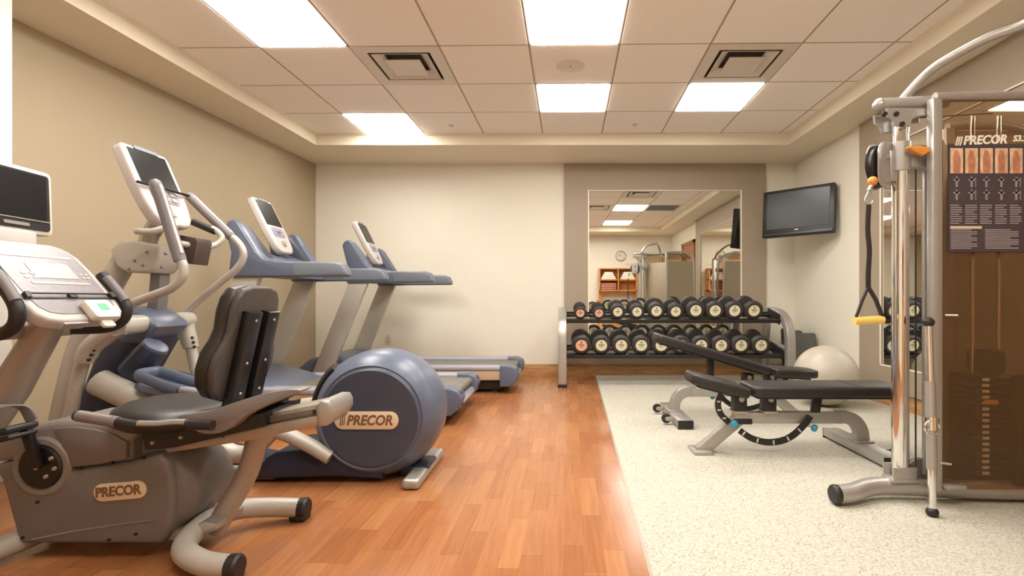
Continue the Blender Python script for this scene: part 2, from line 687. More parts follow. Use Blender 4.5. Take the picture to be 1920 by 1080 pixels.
b = B()
b.plate([(-3.7, TYB), (XR + 0.1, TYB), (XR + 0.1, YB + 0.1), (-3.7, YB + 0.1)], ZS, 2.70)
b.plate([(-3.7, YR - 0.1), (XR + 0.1, YR - 0.1), (XR + 0.1, TYF), (-3.7, TYF)], ZS, 2.70)
b.plate([(TXR, TYF), (XR + 0.1, TYF), (XR + 0.1, TYB), (TXR, TYB)], ZS, 2.70)
b.plate([(-3.7, TYF), (txl(TYF), TYF), (txl(TYB), TYB), (-3.7, TYB)], ZS, 2.70)
struct('ceiling_soffit', b, M_SOFFIT, label='beige lowered border around the tiled ceiling')
# moulded bead along the foot of the tray
b = B()
for p, q in (((txl(TYF), TYF), (txl(TYB), TYB)), ((txl(TYB), TYB), (TXR, TYB)), ((TXR, TYB), (TXR, TYF))):
    d = Vector((q[0] - p[0], q[1] - p[1], 0)).normalized()
    nn = Vector((d.y, -d.x, 0))
    M = Matrix(((nn.x, 0, d.x, p[0]), (nn.y, 0, d.y, p[1]), (0, 1, 0, 0), (0, 0, 0, 1)))
    b.plate([(0, ZC - 0.02), (0.022, ZC - 0.006), (0.022, ZC + 0.004), (0, ZC + 0.004)], 0, math.hypot(q[0] - p[0], q[1] - p[1]), M)
struct('trim_2', b, M_SOFFIT, label='angle moulding where the tiles meet the border')

b = B()
b.box(-3.7, XR + 0.1, YR - 0.1, YB + 0.1, 2.70, 2.78)
ceiling = struct('ceiling', b, M_TILE, label='suspended ceiling of square beige tiles')

T = 0.61
GA = 0.0164
gx0, gy0 = -3.4386 * T, 8.6141 * T


def G(c, r, z=0.0):
    """ceiling grid corner: column c, row r counted from the back"""
    X = gx0 + c * T
    Y = gy0 - r * T
    cs, sn = math.cos(GA), math.sin(GA)
    return Vector((cs * X + sn * Y, -sn * X + cs * Y, z))


LIGHTS = {(0, 3), (0, 4), (3, 3), (3, 4), (3, 1), (5, 1), (0, 0), (5, 4), (1, 6), (5, 7), (3, 7)}
VENTS = {(1, 2), (5, 2), (4, 4)}
GRILLES = {(6, 4)}
tile_me = None
for c in range(-2, 9):
    for r in range(-1, 9):
        ctr = G(c + 0.5, r + 0.5)
        if ctr.x < txl(ctr.y) - 0.32 or ctr.x > TXR + 0.31 or ctr.y > TYB + 0.31 or ctr.y < TYF - 0.31:
            continue
        if (c, r) in LIGHTS or (c, r) in VENTS or (c, r) in GRILLES:
            continue
        if tile_me is None:
            bb = B()
            h = T / 2 - 0.006
            bb.plate([(-h, -h), (h, -h), (h, h), (-h, h)], 0.0, 0.016, bev=0.003, seg=1)
            tile_me = bpy.data.meshes.new('ceiling_tile')
            bb.bm.to_mesh(tile_me)
            bb.bm.free()
            tile_me.materials.append(M_TILE)
        o = bpy.data.objects.new('ceiling_tile', tile_me)
        COL.objects.link(o)
        o.parent = ceiling
        o.location = (ctr.x, ctr.y, ZC)
        o.rotation_euler = (0, 0, -GA)


def bar(p, q, w, z0, z1):
    d = (q - p).normalized()
    n = Vector((-d.y, d.x, 0))
    bb = B()
    bb.plate([tuple((p + n * w)[:2]), tuple((q + n * w)[:2]), tuple((q - n * w)[:2]), tuple((p - n * w)[:2])], z0, z1)
    return obj('tee_bar', bb, M_TEE, ceiling, world=False)


for c in range(-1, 9):
    bar(G(c, -0.1), G(c, 8.5), 0.006, ZC + 0.002, ZC + 0.012)
for r in range(0, 9):
    bar(G(-1.9, r), G(8.2, r), 0.006, ZC + 0.0015, ZC + 0.0115)

# ceiling lights
LNAMES = {
    (0, 3): 'bright panel light in ceiling over exercise bikes, with air vent beside it',
    (0, 4): 'panel light end to end with the one beside the treadmill-side vent',
    (3, 3): 'bright panel light in ceiling next to the round speaker grille',
    (3, 4): 'panel light end to end with the one by the speaker grille',
    (3, 1): 'square panel light between the round speaker grille and mirror wall',
    (5, 1): 'square panel light touching the vent on the television side',
    (0, 0): 'square panel light in the ceiling corner above the treadmills',
    (5, 4): 'square panel light beside the slatted return grille',
    (1, 6): 'added square panel light over the doorless rear end, khaki wall side',  # no known fixture here; added to light the near end of the room
    (5, 7): 'added square panel light above the wooden towel hutch',  # extra lamp, likewise added to brighten the near end
    (3, 7): 'square panel light in the middle of the rear end',
}


def rot_box(bb, ctr, x0, x1, y0, y1, z0, z1, bev=0.0):
    M = Matrix.Translation((ctr.x, ctr.y, 0)) @ Matrix.Rotation(-GA, 4, 'Z')
    bb.box(x0, x1, y0, y1, z0, z1, bev, 2, M)


for (c, r) in sorted(LIGHTS):
    ctr = G(c + 0.5, r + 0.5)
    t = thing('ceiling_light', LNAMES[(c, r)], 'ceiling light', (ctr.x, ctr.y, ZC), 'ceiling panel lights')
    h = T / 2 - 0.004
    bb = B()
    for a in ((-h, h, -h, -h + 0.015), (-h, h, h - 0.015, h), (-h, -h + 0.015, -h, h), (h - 0.015, h, -h, h)):
        rot_box(bb, ctr, a[0], a[1], a[2], a[3], ZC - 0.001, ZC + 0.05)
    rot_box(bb, ctr, -h, h, -h, h, ZC + 0.05, ZC + 0.06)
    obj('housing', bb, M_WHITEMETAL, t)
    bb = B()
    rot_box(bb, ctr, -h + 0.012, h - 0.012, -h + 0.012, h - 0.012, ZC - 0.006, ZC + 0.004)
    obj('diffuser', bb, M_LAMP, t, label='glowing white diffuser')

VN = {(1, 2): 'square stepped air vent in ceiling above the treadmills', (5, 2): 'square stepped air vent in ceiling touching a panel light, television side',
      (4, 4): 'square stepped air vent in ceiling beside an overhead light toward rear'}
for (c, r) in sorted(VENTS):
    ctr = G(c + 0.5, r + 0.5)
    t = thing('air_vent', VN[(c, r)], 'air vent', (ctr.x, ctr.y, ZC), 'square ceiling vents')
    M = Matrix.Translation((ctr.x, ctr.y, 0)) @ Matrix.Rotation(-GA, 4, 'Z')
    bb = B()
    h = T / 2 - 0.004
    k = 0.22
    for a in ((-h, h, -h, -k), (-h, h, k, h), (-h, -k, -k, k), (k, h, -k, k)):
        bb.box(a[0], a[1], a[2], a[3], ZC - 0.002, ZC + 0.008, 0, 1, M)
    obj('vent_frame', bb, M_WHITEMETAL, t)
    bb = B()
    bb.box(-k - 0.01, k + 0.01, -k - 0.01, k + 0.01, ZC + 0.075, ZC + 0.08, 0, 1, M)
    for s_ in (-1, 1):
        bb.box(s_ * (k + 0.005) - 0.003, s_ * (k + 0.005) + 0.003, -k, k, ZC + 0.006, ZC + 0.08, 0, 1, M)
        bb.box(-k, k, s_ * (k + 0.005) - 0.003, s_ * (k + 0.005) + 0.003, ZC + 0.006, ZC + 0.08, 0, 1, M)
    obj('duct', bb, M_DARKSLOT, t)
    for (ro_, ri_, z0, z1) in ((0.198, 0.135, -0.004, 0.03), (0.122, 0.0, -0.010, 0.012)):
        bb = B()
        def ringv(rad, z):
            return [M @ Vector((sx * rad, sy * rad, z)) for sx, sy in ((-1, -1), (1, -1), (1, 1), (-1, 1))]
        tb = bmesh.new()
        A = [tb.verts.new(v) for v in ringv(ro_, ZC + z0)]
        if ri_ > 0:
            C_ = [tb.verts.new(v) for v in ringv(ri_, ZC + z1)]
            D_ = [tb.verts.new(v) for v in ringv(ri_ - 0.004, ZC + z1 + 0.004)]
            E_ = [tb.verts.new(v) for v in ringv(ro_, ZC + z0 + 0.006)]
            for i in range(4):
                j = (i + 1) % 4
                tb.faces.new((A[i], A[j], C_[j], C_[i]))
                tb.faces.new((C_[i], C_[j], D_[j], D_[i]))
                tb.faces.new((D_[i], D_[j], E_[j], E_[i]))
                tb.faces.new((E_[i], E_[j], A[j], A[i]))
        else:
            C_ = [tb.verts.new(v) for v in ringv(ro_, ZC + z0 + 0.006)]
            K_ = [tb.verts.new(v) for v in ringv(0.07, ZC + z1)]
            for i in range(4):
                j = (i + 1) % 4
                tb.faces.new((A[i], A[j], C_[j], C_[i]))
                tb.faces.new((C_[i], C_[j], K_[j], K_[i]))
            tb.faces.new(A[::-1])
            tb.faces.new(K_)
        bmesh.ops.recalc_face_normals(tb, faces=tb.faces[:])
        bb._merge(tb)
        obj('vent_cone', bb, M_WHITEMETAL, t)

for (c, r) in sorted(GRILLES):
    ctr = G(c + 0.5, r + 0.5)
    t = thing('return_grille', 'slatted grey return air grille in the ceiling', 'air grille', (ctr.x, ctr.y, ZC))
    M = Matrix.Translation((ctr.x, ctr.y, 0)) @ Matrix.Rotation(-GA, 4, 'Z')
    h = T / 2 - 0.004
    bb = B()
    for a in ((-h, h, -h, -h + 0.03), (-h, h, h - 0.03, h), (-h, -h + 0.03, -h, h), (h - 0.03, h, -h, h)):
        bb.box(a[0], a[1], a[2], a[3], ZC - 0.002, ZC + 0.01, 0, 1, M)
    obj('grille_frame', bb, M_WHITEMETAL, t)
    obj('duct', B().box(-h, h, -h, h, ZC + 0.06, ZC + 0.07, 0, 1, M), M_DARKSLOT, t)
    for i in range(14):
        y0 = -h + 0.04 + i * 0.0395
        obj('slat', B().box(-h + 0.03, h - 0.03, y0, y0 + 0.022, ZC, ZC + 0.012, 0, 1, M), M_GREYRAIL, t)

# speaker grille and sprinklers
sp = G(3.46, 2.5)
bb = B().lathe([(ZC - 0.006, 0), (ZC - 0.006, 0.095), (ZC - 0.002, 0.105), (ZC + 0.004, 0.105)], (sp.x, sp.y, 0), 'Z', 32)
t = thing('ceiling_speaker', 'round perforated speaker grille set in a ceiling tile', 'speaker', (sp.x, sp.y, ZC))
obj('grille', bb, mat('speaker_grille', rgb(222, 212, 196), 0.7, var=0.2, scale=300), t)
obj('centre_screw', B().lathe([(ZC - 0.009, 0), (ZC - 0.009, 0.006), (ZC - 0.005, 0.006)], (sp.x, sp.y, 0), 'Z', 10), M_DARKSLOT, t)
for (c, r, lb) in ((1.55, 0.45, 'small sprinkler plate in tile beside corner panel light'), (4.5, 0.45, 'small sprinkler plate in tile on the television side')):
    p = G(c, r)
    t = thing('sprinkler', lb, 'sprinkler', (p.x, p.y, ZC), 'ceiling sprinklers')
    obj('plate', B().lathe([(ZC - 0.006, 0), (ZC - 0.006, 0.028), (ZC + 0.002, 0.036)], (p.x, p.y, 0), 'Z', 20), M_WHITEMETAL, t)
    obj('cap', B().lathe([(ZC - 0.014, 0), (ZC - 0.014, 0.014), (ZC - 0.004, 0.016)], (p.x, p.y, 0), 'Z', 14), M_SILVER, t)

# ---------------------------------------------------------------- mirrors in taupe panels
t = thing('wall_mirror', 'framed mirror in taupe panel behind the dumbbell rack', 'mirror', (1.2, YB, 0))
px0, px1 = W(1058, 0, YB).x, W(1434, 0, YB).x
mx0, mx1 = W(1104, 0, YB).x, W(1387, 0, YB).x
mzb, mzt = 0.34, W(0, 359, YB).z
y0, y1 = YB - 0.035, YB - 0.001
for a in ((px0, mx0, BBH, ZS - 0.003), (mx1, px1, BBH, ZS - 0.003), (mx0, mx1, mzt, ZS - 0.003), (mx0, mx1, BBH, mzb)):
    obj('panel', B().box(a[0], a[1], y0, y1, a[2], a[3]), M_PANEL, t)
for a in ((mx0 - 0.012, mx0, mzb, mzt), (mx1, mx1 + 0.012, mzb, mzt), (mx0 - 0.012, mx1 + 0.012, mzt, mzt + 0.008), (mx0 - 0.012, mx1 + 0.012, mzb - 0.01, mzb)):
    obj('edge_strip', B().box(a[0], a[1], y0 - 0.004, y0 + 0.002, a[2], a[3]), M_EDGE, t)
obj('mirror_glass', B().box(mx0, mx1, YB - 0.025, YB - 0.004, mzb, mzt), M_MIRROR, t)

t = thing('wall_mirror', 'wide framed mirror in taupe panel behind the cable machine', 'mirror', (XR, 3.2, 0))
pa, pb, ma, mb = 1.69, 4.66, 2.05, 4.345
x0, x1 = XR - 0.035, XR - 0.001
for a in ((pa, ma, BBH, ZS - 0.003), (mb, pb, BBH, ZS - 0.003), (ma, mb, mzt, ZS - 0.003), (ma, mb, BBH, mzb)):
    obj('panel', B().box(x0, x1, a[0], a[1], a[2], a[3]), M_PANEL, t)
for a in ((ma - 0.012, ma, mzb, mzt), (mb, mb + 0.012, mzb, mzt), (ma, mb, mzt, mzt + 0.008), (ma, mb, mzb - 0.01, mzb)):
    obj('edge_strip', B().box(x0 - 0.004, x0 + 0.002, a[0], a[1], a[2], a[3]), M_EDGE, t)
obj('mirror_glass', B().box(XR - 0.025, XR - 0.004, ma, mb, mzb, mzt), M_MIRROR, t)

# door on the right wall near the rear
b = B()
b.box(XR - 0.03, XR + 0.01, 0.62, 1.52, 0.0, 2.06)
door = struct('door_1', b, M_DOOR, label='brown wooden door beside the side mirror')
bb = B()
for a in ((0.54, 0.62, 0, 2.13), (1.52, 1.60, 0, 2.13), (0.54, 1.60, 2.06, 2.13)):
    bb.box(XR - 0.045, XR - 0.001, a[0], a[1], a[2], a[3])
obj('door_frame', bb, M_DOOR, door)
obj('door_handle', B().tube(cr([(XR - 0.03, 1.44, 1.0), (XR - 0.09, 1.44, 1.0), (XR - 0.09, 1.32, 1.0)], 5), 0.012), M_CHROME, door)


def bolt_set(name, m, parent, plist, prof=((-0.006, 0), (-0.006, 0.006), (0.003, 0.008)), axis='Y', n=10, world=True):
    for p in plist:
        obj(name, B().lathe(list(prof), p, axis, n), m, parent, world=world)


def P(pts, Y):
    return [W(p[0], p[1], p[2] if len(p) > 2 else Y) for p in pts]


def PX(pts, Y):
    """pixel outline at depth Y as (x, z) pairs"""
    return [(W(p[0], p[1], Y).x, W(p[0], p[1], Y).z) for p in pts]


def badge_text(bb, c, size, txt, lean=0.0, squeeze=1.0, shear=0.2, bars=0):
    """raised letters on a face that looks toward -Y at point c"""
    M = Matrix.Translation(c) @ Matrix.Rotation(lean, 4, 'Y') @ Matrix.Rotation(math.radians(90), 4, 'X')
    bb.text(txt, size, M, 0.001, shear, squeeze)


# ---------------------------------------------------------------- shared tilted display (treadmills, elliptical)
def display(parent, yc, top, bot, w, rack):
    top, bot = Vector((top[0], 0, top[1])), Vector((bot[0], 0, bot[1]))
    v = (top - bot)
    L = v.length
    M = frame((bot.x, yc, bot.z), (0, 1, 0), v)
    h = w / 2
    half = [(0.20 * w, 0.0), (0.32 * w, 0.02 * L), (0.42 * w, 0.10 * L), (0.47 * w, 0.24 * L), (h, 0.42 * L), (h, 0.93 * L), (0.95 * h, 0.975 * L), (0.86 * h, L)]
    out = half + [(-a, c) for a, c in half[::-1]]
    hs = obj('display_housing', B().plate(out, -0.055, 0.0, M, 0.014, 3), M_CONSOLE, parent)
    obj('screen', B().plate([(-0.40 * w, 0.50 * L), (0.40 * w, 0.50 * L), (0.40 * w, 0.95 * L), (-0.40 * w, 0.95 * L)], -0.004, 0.003, M, 0.002, 1), M_SCREEN, hs, label='black screen')
    obj('screen_cap', B().plate(rrect(0.5 * w, 0.02, 0.008, 3, 0, 0.972 * L), -0.002, 0.005, M), M_GREYRAIL, hs)
    obj('keypad', B().plate(rrect(0.60 * w, 0.17 * L, 0.02, 4, 0, 0.375 * L), -0.004, 0.003, M), M_PURPLE if not rack else M_FACE, hs)
    for i in range(3):
        for j in range(2):
            obj('key', B().plate(rrect(0.11 * w, 0.045 * L, 0.006, 3, (i - 1) * 0.17 * w, 0.34 * L + j * 0.075 * L), 0.0, 0.007, M, 0.001, 1), M_FACELIGHT, hs)
    obj('stop_button', B().lathe([(0, 0.028), (0.008, 0.026), (0.012, 0.0)], (M @ Vector((0, 0.17 * L, 0.0))), M.to_3x3() @ Vector((0, 0, 1)), 20), M_SILVER, hs)
    if rack:
        bb = B()
        bb.plate([(-0.56 * w, 0.455 * L), (0.56 * w, 0.455 * L), (0.56 * w, 0.475 * L), (-0.56 * w, 0.475 * L)], 0.004, 0.022, M, 0.003, 1)
        obj('reading_rack', bb, M_BLACK, hs)
    return hs


# ---------------------------------------------------------------- recumbent bike
YK = 1.87
bike = thing('recumbent_bike', 'grey recumbent exercise bike with black seat and white console', 'exercise bike', (-1.45, YK, 0))
yn = 1.74
low = [(0, 868), (60, 860), (140, 880), (190, 874), (240, 866), (296, 851), (312, 868), (322, 900), (324, 940), (320, 975), (312, 1003), (300, 1021), (33, 1021), (24, 990), (0, 901), (-18, 876)]
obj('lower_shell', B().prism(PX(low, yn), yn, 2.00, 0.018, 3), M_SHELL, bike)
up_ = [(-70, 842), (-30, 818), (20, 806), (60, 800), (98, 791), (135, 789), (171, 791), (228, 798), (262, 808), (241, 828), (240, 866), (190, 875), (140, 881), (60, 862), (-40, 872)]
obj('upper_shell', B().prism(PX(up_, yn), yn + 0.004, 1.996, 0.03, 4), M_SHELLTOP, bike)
obj('upper_side_panel', B().prism(PX([(100, 803), (140, 800), (180, 805), (215, 815), (238, 829), (237, 860), (190, 870), (140, 876), (118, 872), (115, 830)], yn), yn - 0.003, yn + 0.02, 0.006, 2), M_SHELL, bike)
# flywheel bulge
c = W(300, 925, 1.80)
obj('flywheel_cover', B().lathe([(-0.085, 0), (-0.085, 0.09), (-0.080, 0.115), (-0.066, 0.134), (-0.03, 0.147), (0.04, 0.150), (0.12, 0.146), (0.16, 0.134), (0.18, 0.11), (0.18, 0)], (c.x - 0.005, 1.845, c.z + 0.01), 'Y', 40), M_SHELL, bike)
c = W(79, 875, yn)
obj('crank_ring', B().lathe([(-0.004, 0.0755), (-0.007, 0.079), (-0.007, 0.094), (0.0, 0.102), (0.01, 0.102), (0.01, 0.0755)], (c.x, yn, c.z), 'Y', 40), M_SHELLTOP, bike)
dk = obj('crank_disc', B().lathe([(-0.012, 0), (-0.012, 0.068), (-0.006, 0.075), (0.01, 0.075)], (c.x, yn, c.z), 'Y', 36), M_BLACKGLOSS, bike)
bolt_set('bolt', M_SILVER, dk, [(W(px, py, yn - 0.01).x, yn - 0.012, W(px, py, yn - 0.01).z) for px, py in ((70, 877), (98, 859), (104, 878), (88, 893))])
arm = obj('crank_arm', B().strip([W(72, 876, 1.715), W(52, 815, 1.715), W(45, 795, 1.715)], 0.02, 0.03), M_BLACKGLOSS, bike)
ped = W(14, 800, 1.66)
bb = B()
M = Matrix.Translation(ped) @ Matrix.Rotation(math.radians(-14), 4, 'Y')
bb.box(-0.065, 0.055, -0.055, 0.05, -0.025, 0.0, 0.01, 2, M)
bb.box(-0.06, 0.05, -0.05, 0.045, -0.045, -0.028, 0.008, 2, M)
pe = obj('pedal', bb, M_BLACK, bike)
obj('pedal_strap', B().strip(cr([M @ Vector(p) for p in ((-0.05, -0.05, 0.0), (-0.04, -0.045, 0.05), (-0.01, 0, 0.07), (0.02, 0.04, 0.05), (0.03, 0.05, 0.0))], 5), 0.04, 0.006, (1, 0, 0)), M_GRIP, pe)
# far crank and pedal
obj('crank_arm', B().strip([W(79, 876, 2.03), W(110, 960, 2.03)], 0.02, 0.03), M_BLACKGLOSS, bike)
q = W(112, 965, 2.08)
obj('pedal', B().box(q.x - 0.06, q.x + 0.06, 2.045, 2.14, q.z - 0.02, q.z + 0.015, 0.01), M_BLACK, bike)
# bolts and seam line on the shell
bolt_set('screw', M_BLACK, bike, [(W(px, py, yn).x, yn - 0.001, W(px, py, yn).z) for px, py in ((71, 941), (43, 1008), (151, 878), (210, 868), (268, 858), (205, 1012), (255, 1001))], ((-0.004, 0), (-0.004, 0.005), (0.004, 0.006)), 'Y', 8)
bb = B()
bb.tube([W(p[0], p[1], yn - 0.0) for p in ((60, 1012), (140, 996), (220, 984), (290, 975))], 0.003, 6)
obj('shell_crease', bb, M_SHELLTOP, bike)
# badge
c = W(227, 920, yn)
bd = obj('badge', B().plate(rrect(0.180, 0.060, 0.029, 8), 0, 0.006, Matrix.Translation((c.x, yn, c.z)) @ Matrix.Rotation(math.radians(-5), 4, 'Y') @ Matrix.Rotation(math.radians(90), 4, 'X'), 0.002, 2), M_BADGE, bike, label='cream oval badge')
bb = B()
badge_text(bb, (c.x - 0.006, yn - 0.0068, c.z), 0.046, 'PRECOR', math.radians(-5), 0.9, 0.08)
obj('badge_lettering', bb, M_BADGETEXT, bd)
# base rail, stabilisers
obj('base_rail', B().prism(PX([(18, 1006), (330, 1002), (372, 985), (395, 990), (392, 1003), (350, 1022), (20, 1025)], 1.75), 1.78, 1.94, 0.008), M_SILVER, bike)
fs = W(8, 1005, 1.72)
obj('front_stabiliser', B().tube(cr([(fs.x - 0.10, 1.55, 0.042), (fs.x - 0.03, 1.66, 0.048), (fs.x + 0.01, 1.80, 0.055), (fs.x + 0.01, 1.94, 0.055), (fs.x - 0.03, 2.08, 0.048), (fs.x - 0.10, 2.2, 0.042)], 6), 0.038, 16), M_WARMGREY, bike)
pth = cr([(-1.045, 1.615, 0.042), (-1.15, 1.635, 0.045), (-1.255, 1.70, 0.055), (-1.29, 1.80, 0.072), (-1.285, 1.90, 0.08), (-1.235, 1.975, 0.078), (-1.15, 2.03, 0.062), (-1.05, 2.06, 0.048)], 6)
st = obj('rear_stabiliser', B().tube(pth, 0.037, 18), M_WARMGREY, bike)
for e_ in (pth[0], pth[-1]):
    bb = B()
    bb.lathe([(-0.004, 0.0385), (0.022, 0.040), (0.030, 0.034), (0.033, 0)], e_, Vector((1, 0, 0)), 18)
    bb.box(e_.x - 0.035, e_.x + 0.03, e_.y - 0.03, e_.y + 0.03, 0.0, 0.03, 0.008)
    obj('end_cap', bb, M_BLACK, st)
leg = [W(484, 812, 1.87), W(470, 870, 1.87), W(452, 910, 1.87), W(425, 955, 1.86), W(402, 995, 1.86)]
obj('rear_post', B().tube(cr(leg, 5), 0.028, 16, 1.35, (1, 0, 0.4)), M_TAUPEMETAL, bike)
# seat beam
obj('seat_beam', B().prism(PX([(240, 832), (330, 800), (480, 779), (608, 752), (608, 786), (480, 812), (360, 838), (300, 848), (242, 858)], 1.82), 1.80, 1.93, 0.010, 3), M_TAUPEMETAL, bike)
obj('beam_rail', B().prism(PX([(318, 832), (480, 799), (606, 776), (610, 793), (480, 822), (322, 846)], 1.80), 1.775, 1.80, 0.006), M_TAUPEMETAL, bike)
obj('beam_groove', B().prism(PX([(330, 812), (580, 767), (600, 764), (600, 774), (480, 797), (335, 825)], 1.80), 1.788, 1.81, 0.002), M_SHELL, bike)
obj('beam_end_cap', B().prism(PX([(602, 757), (612, 747), (628, 747), (634, 758), (634, 773), (622, 793), (606, 795)], 1.82), 1.77, 1.96, 0.012, 3), M_SILVER, bike)
obj('beam_slot', B().prism(PX([(583, 771), (598, 767), (598, 777), (584, 779)], 1.775), 1.786, 1.80), M_BLACK, bike)
# carriage under the seat
cg = obj('seat_carriage', B().prism(PX([(272, 806), (330, 798), (500, 772), (495, 800), (400, 822), (330, 838), (276, 843)], 1.76), 1.745, 2.0, 0.008), M_BLACK, bike)
bolt_set('bolt', M_SILVER, cg, [(W(px, py, 1.745).x, 1.745, W(px, py, 1.745).z) for px, py in ((287, 830), (340, 820), (440, 793))])
# seat pan (grey moulding sweeping up to the rear), one lip on each side
pan = [(348, 776), (400, 768), (448, 752), (500, 737), (545, 728), (572, 729), (560, 737), (520, 752), (470, 776), (440, 800), (415, 809), (385, 807), (362, 790)]
obj('seat_side_lip', B().prism(closed(PX(pan, 1.72), 3), 1.69, 1.765, 0.006, 2), M_PANGREY, bike)
obj('seat_pan', B().prism(PX([(352, 784), (448, 764), (515, 744), (522, 750), (470, 776), (400, 804), (362, 794)], 1.80), 1.76, 1.985, 0.006), M_PANGREY, bike)
# seat cushion
cs_ = W(325, 768, 1.87)
bb = B()
ring = []
prof = [(-0.03, 0.80), (-0.01, 0.96), (0.012, 1.0), (0.032, 0.94), (0.046, 0.78), (0.052, 0.5), (0.050, 0.0)]
tb = bmesh.new()
rr = []
for zz, k in prof:
    rw = []
    if k == 0:
        rw = [tb.verts.new((0, 0, zz - 0.012))]
    else:
        for i in range(32):
            a = 2 * math.pi * i / 32
            ca, sa = math.cos(a), math.sin(a)
            ex = abs(ca) ** 0.7 * (1 if ca > 0 else -1)
            ey = abs(sa) ** 0.7 * (1 if sa > 0 else -1)
            rw.append(tb.verts.new((ex * 0.165 * k, ey * 0.20 * k * (1.0 - 0.12 * (ex < 0) * -ex), zz - 0.012 * ex * (zz > 0))))
    rr.append(rw)
for i in range(len(rr) - 1):
    for k in range(32):
        k2 = (k + 1) % 32
        if len(rr[i + 1]) == 1:
            tb.faces.new((rr[i][k], rr[i][k2], rr[i + 1][0]))
        else:
            tb.faces.new((rr[i][k], rr[i][k2], rr[i + 1][k2], rr[i + 1][k]))
tb.faces.new(rr[0][::-1])
bmesh.ops.recalc_face_normals(tb, faces=tb.faces[:])
bb._merge(tb, Matrix.Translation((cs_.x + 0.02, 1.86, cs_.z - 0.015)))
obj('seat_cushion', bb, M_VINYL, bike, angle=60)
# side handlebars beside the seat
for ys, dx in ((1.645, 0.0), (2.09, 0.0)):
    base_pts = [(172, 772), (205, 777), (240, 783), (280, 790), (320, 791), (362, 788), (420, 790)]
    pp = [W(p[0], p[1], 1.70) for p in base_pts]
    pp = cr([Vector((p.x, ys, p.z)) for p in pp], 5)
    hb = obj('seat_handlebar', B().tube(pp, 0.0165, 14), M_BLACK, bike)
    bb = B()
    bb.tube(pp[1:12], 0.0185, 12, cap=True)
    obj('hand_sensor', bb, M_GRIP, hb)
    bb = B()
    bb.tube([p + Vector((0, -0.007 if ys < 1.8 else 0.007, 0.0095)) for p in pp[2:11]], 0.010, 10)
    obj('metal_strip', bb, M_SILVER, hb)
    obj('metal_strip', B().tube([p + Vector((0, -0.005, 0.0075)) for p in pp[16:27]], 0.0115, 10), M_SILVER, hb)
# backrest
Mb = frame((-1.185, YK - 0.005, 0.545), (0, 1, 0), (0.085, 0, 0.385))
half = [(0.06, -0.02), (0.115, 0.0), (0.155, 0.04), (0.172, 0.10), (0.165, 0.16), (0.135, 0.205), (0.125, 0.24), (0.132, 0.30), (0.125, 0.35), (0.10, 0.385), (0.05, 0.398)]
outl = half + [(-a, c) for a, c in half[::-1]]
bk = obj('backrest', B().plate(outl, -0.065, -0.008, Mb, 0.022, 4), M_VINYL, bike)
obj('backrest_shell', B().plate([(a * 1.03, c * 1.01) for a, c in outl], -0.012, 0.012, Mb, 0.010, 3), mat('backrest_rim', rgb(72, 65, 61), 0.45), bk)
for s_ in (-0.056, 0.056):
    bb = B()
    bb.plate([(s_ - 0.036, -0.13), (s_ + 0.036, -0.13), (s_ + 0.036, 0.315), (s_ - 0.036, 0.315)], 0.008, 0.045, Mb, 0.006)
    pr = obj('backrest_post', bb, M_BLACKGLOSS, bk)
    bolt_set('bolt', M_SILVER, bk, [Mb @ Vector((s_, vv, 0.045)) for vv in (0.285, 0.13, 0.02)], ((0, 0.006), (0.004, 0.004), (0.005, 0)), Mb.to_3x3() @ Vector((0, 0, 1)), 8)
for dy in (-0.02, 0.13):
    q = Mb @ Vector((dy, -0.04, 0.05))
    obj('adjust_knob', B().lathe([(-0.02, 0.022), (-0.02, 0.024), (0.02, 0.024), (0.024, 0.018), (0.024, 0)], (q.x, q.y, q.z), 'Y', 16), M_GRIP, bike)
# console post
obj('console_post', B().tube([(-2.16, YK, 0.38), (-2.02, YK, 0.56), (-1.845, YK, 0.86)], [0.075, 0.066, 0.052], 18, 0.8, (1, 0, 0.3)), M_TAUPEMETAL, bike)
# console panel
top, bot = Vector((-1.965, 0, 1.095)), Vector((-1.725, 0, 0.815))
Mc = frame((bot.x, YK, bot.z), (0, 1, 0), top - bot)
L = (top - bot).length
half = [(0.10, 0.0), (0.145, 0.012), (0.17, 0.04), (0.18, 0.10), (0.182, L * 0.62), (0.172, L * 0.86), (0.15, L * 0.96), (0.11, L)]
outl = half + [(-a, c) for a, c in half[::-1]]
co = obj('console', B().plate(outl, -0.05, 0.0, Mc, 0.012, 3), M_CONSOLE, bike)
inn = [(a * 0.86, 0.03 + c * 0.92) for a, c in outl]
obj('console_face', B().plate(inn, -0.002, 0.0025, Mc), M_FACE, co)
bb = B()
bb.plate(rrect(0.16, 0.075, 0.008, 3, 0.01, 0.235), 0, 0.004, Mc)
bb.plate(rrect(0.22, 0.012, 0.004, 3, 0.01, 0.175), 0, 0.004, Mc)
bb.plate(rrect(0.26, 0.012, 0.004, 3, 0.0, 0.305), 0, 0.004, Mc)
for i in range(4):
    bb.plate(rrect(0.02, 0.010, 0.004, 3, -0.10 + (i % 2) * 0.03, 0.20 + (i // 2) * 0.02), 0, 0.004, Mc)
    bb.plate(rrect(0.016, 0.010, 0.004, 3, 0.115 + (i % 2) * 0.02, 0.205 + (i // 2) * 0.018), 0, 0.004, Mc)
obj('console_windows', bb, M_FACELIGHT, co)
bb = B()
bb.plate([(-0.165, 0.114), (0.165, 0.114), (0.165, 0.119), (-0.165, 0.119)], 0.010, 0.016, Mc, 0.001, 1)
bb.plate([(-0.165, 0.100), (0.165, 0.100), (0.165, 0.103), (-0.165, 0.103)], 0.003, 0.007, Mc)
bb.plate(rrect(0.03, 0.018, 0.003, 2, 0, 0.109), 0.002, 0.013, Mc)
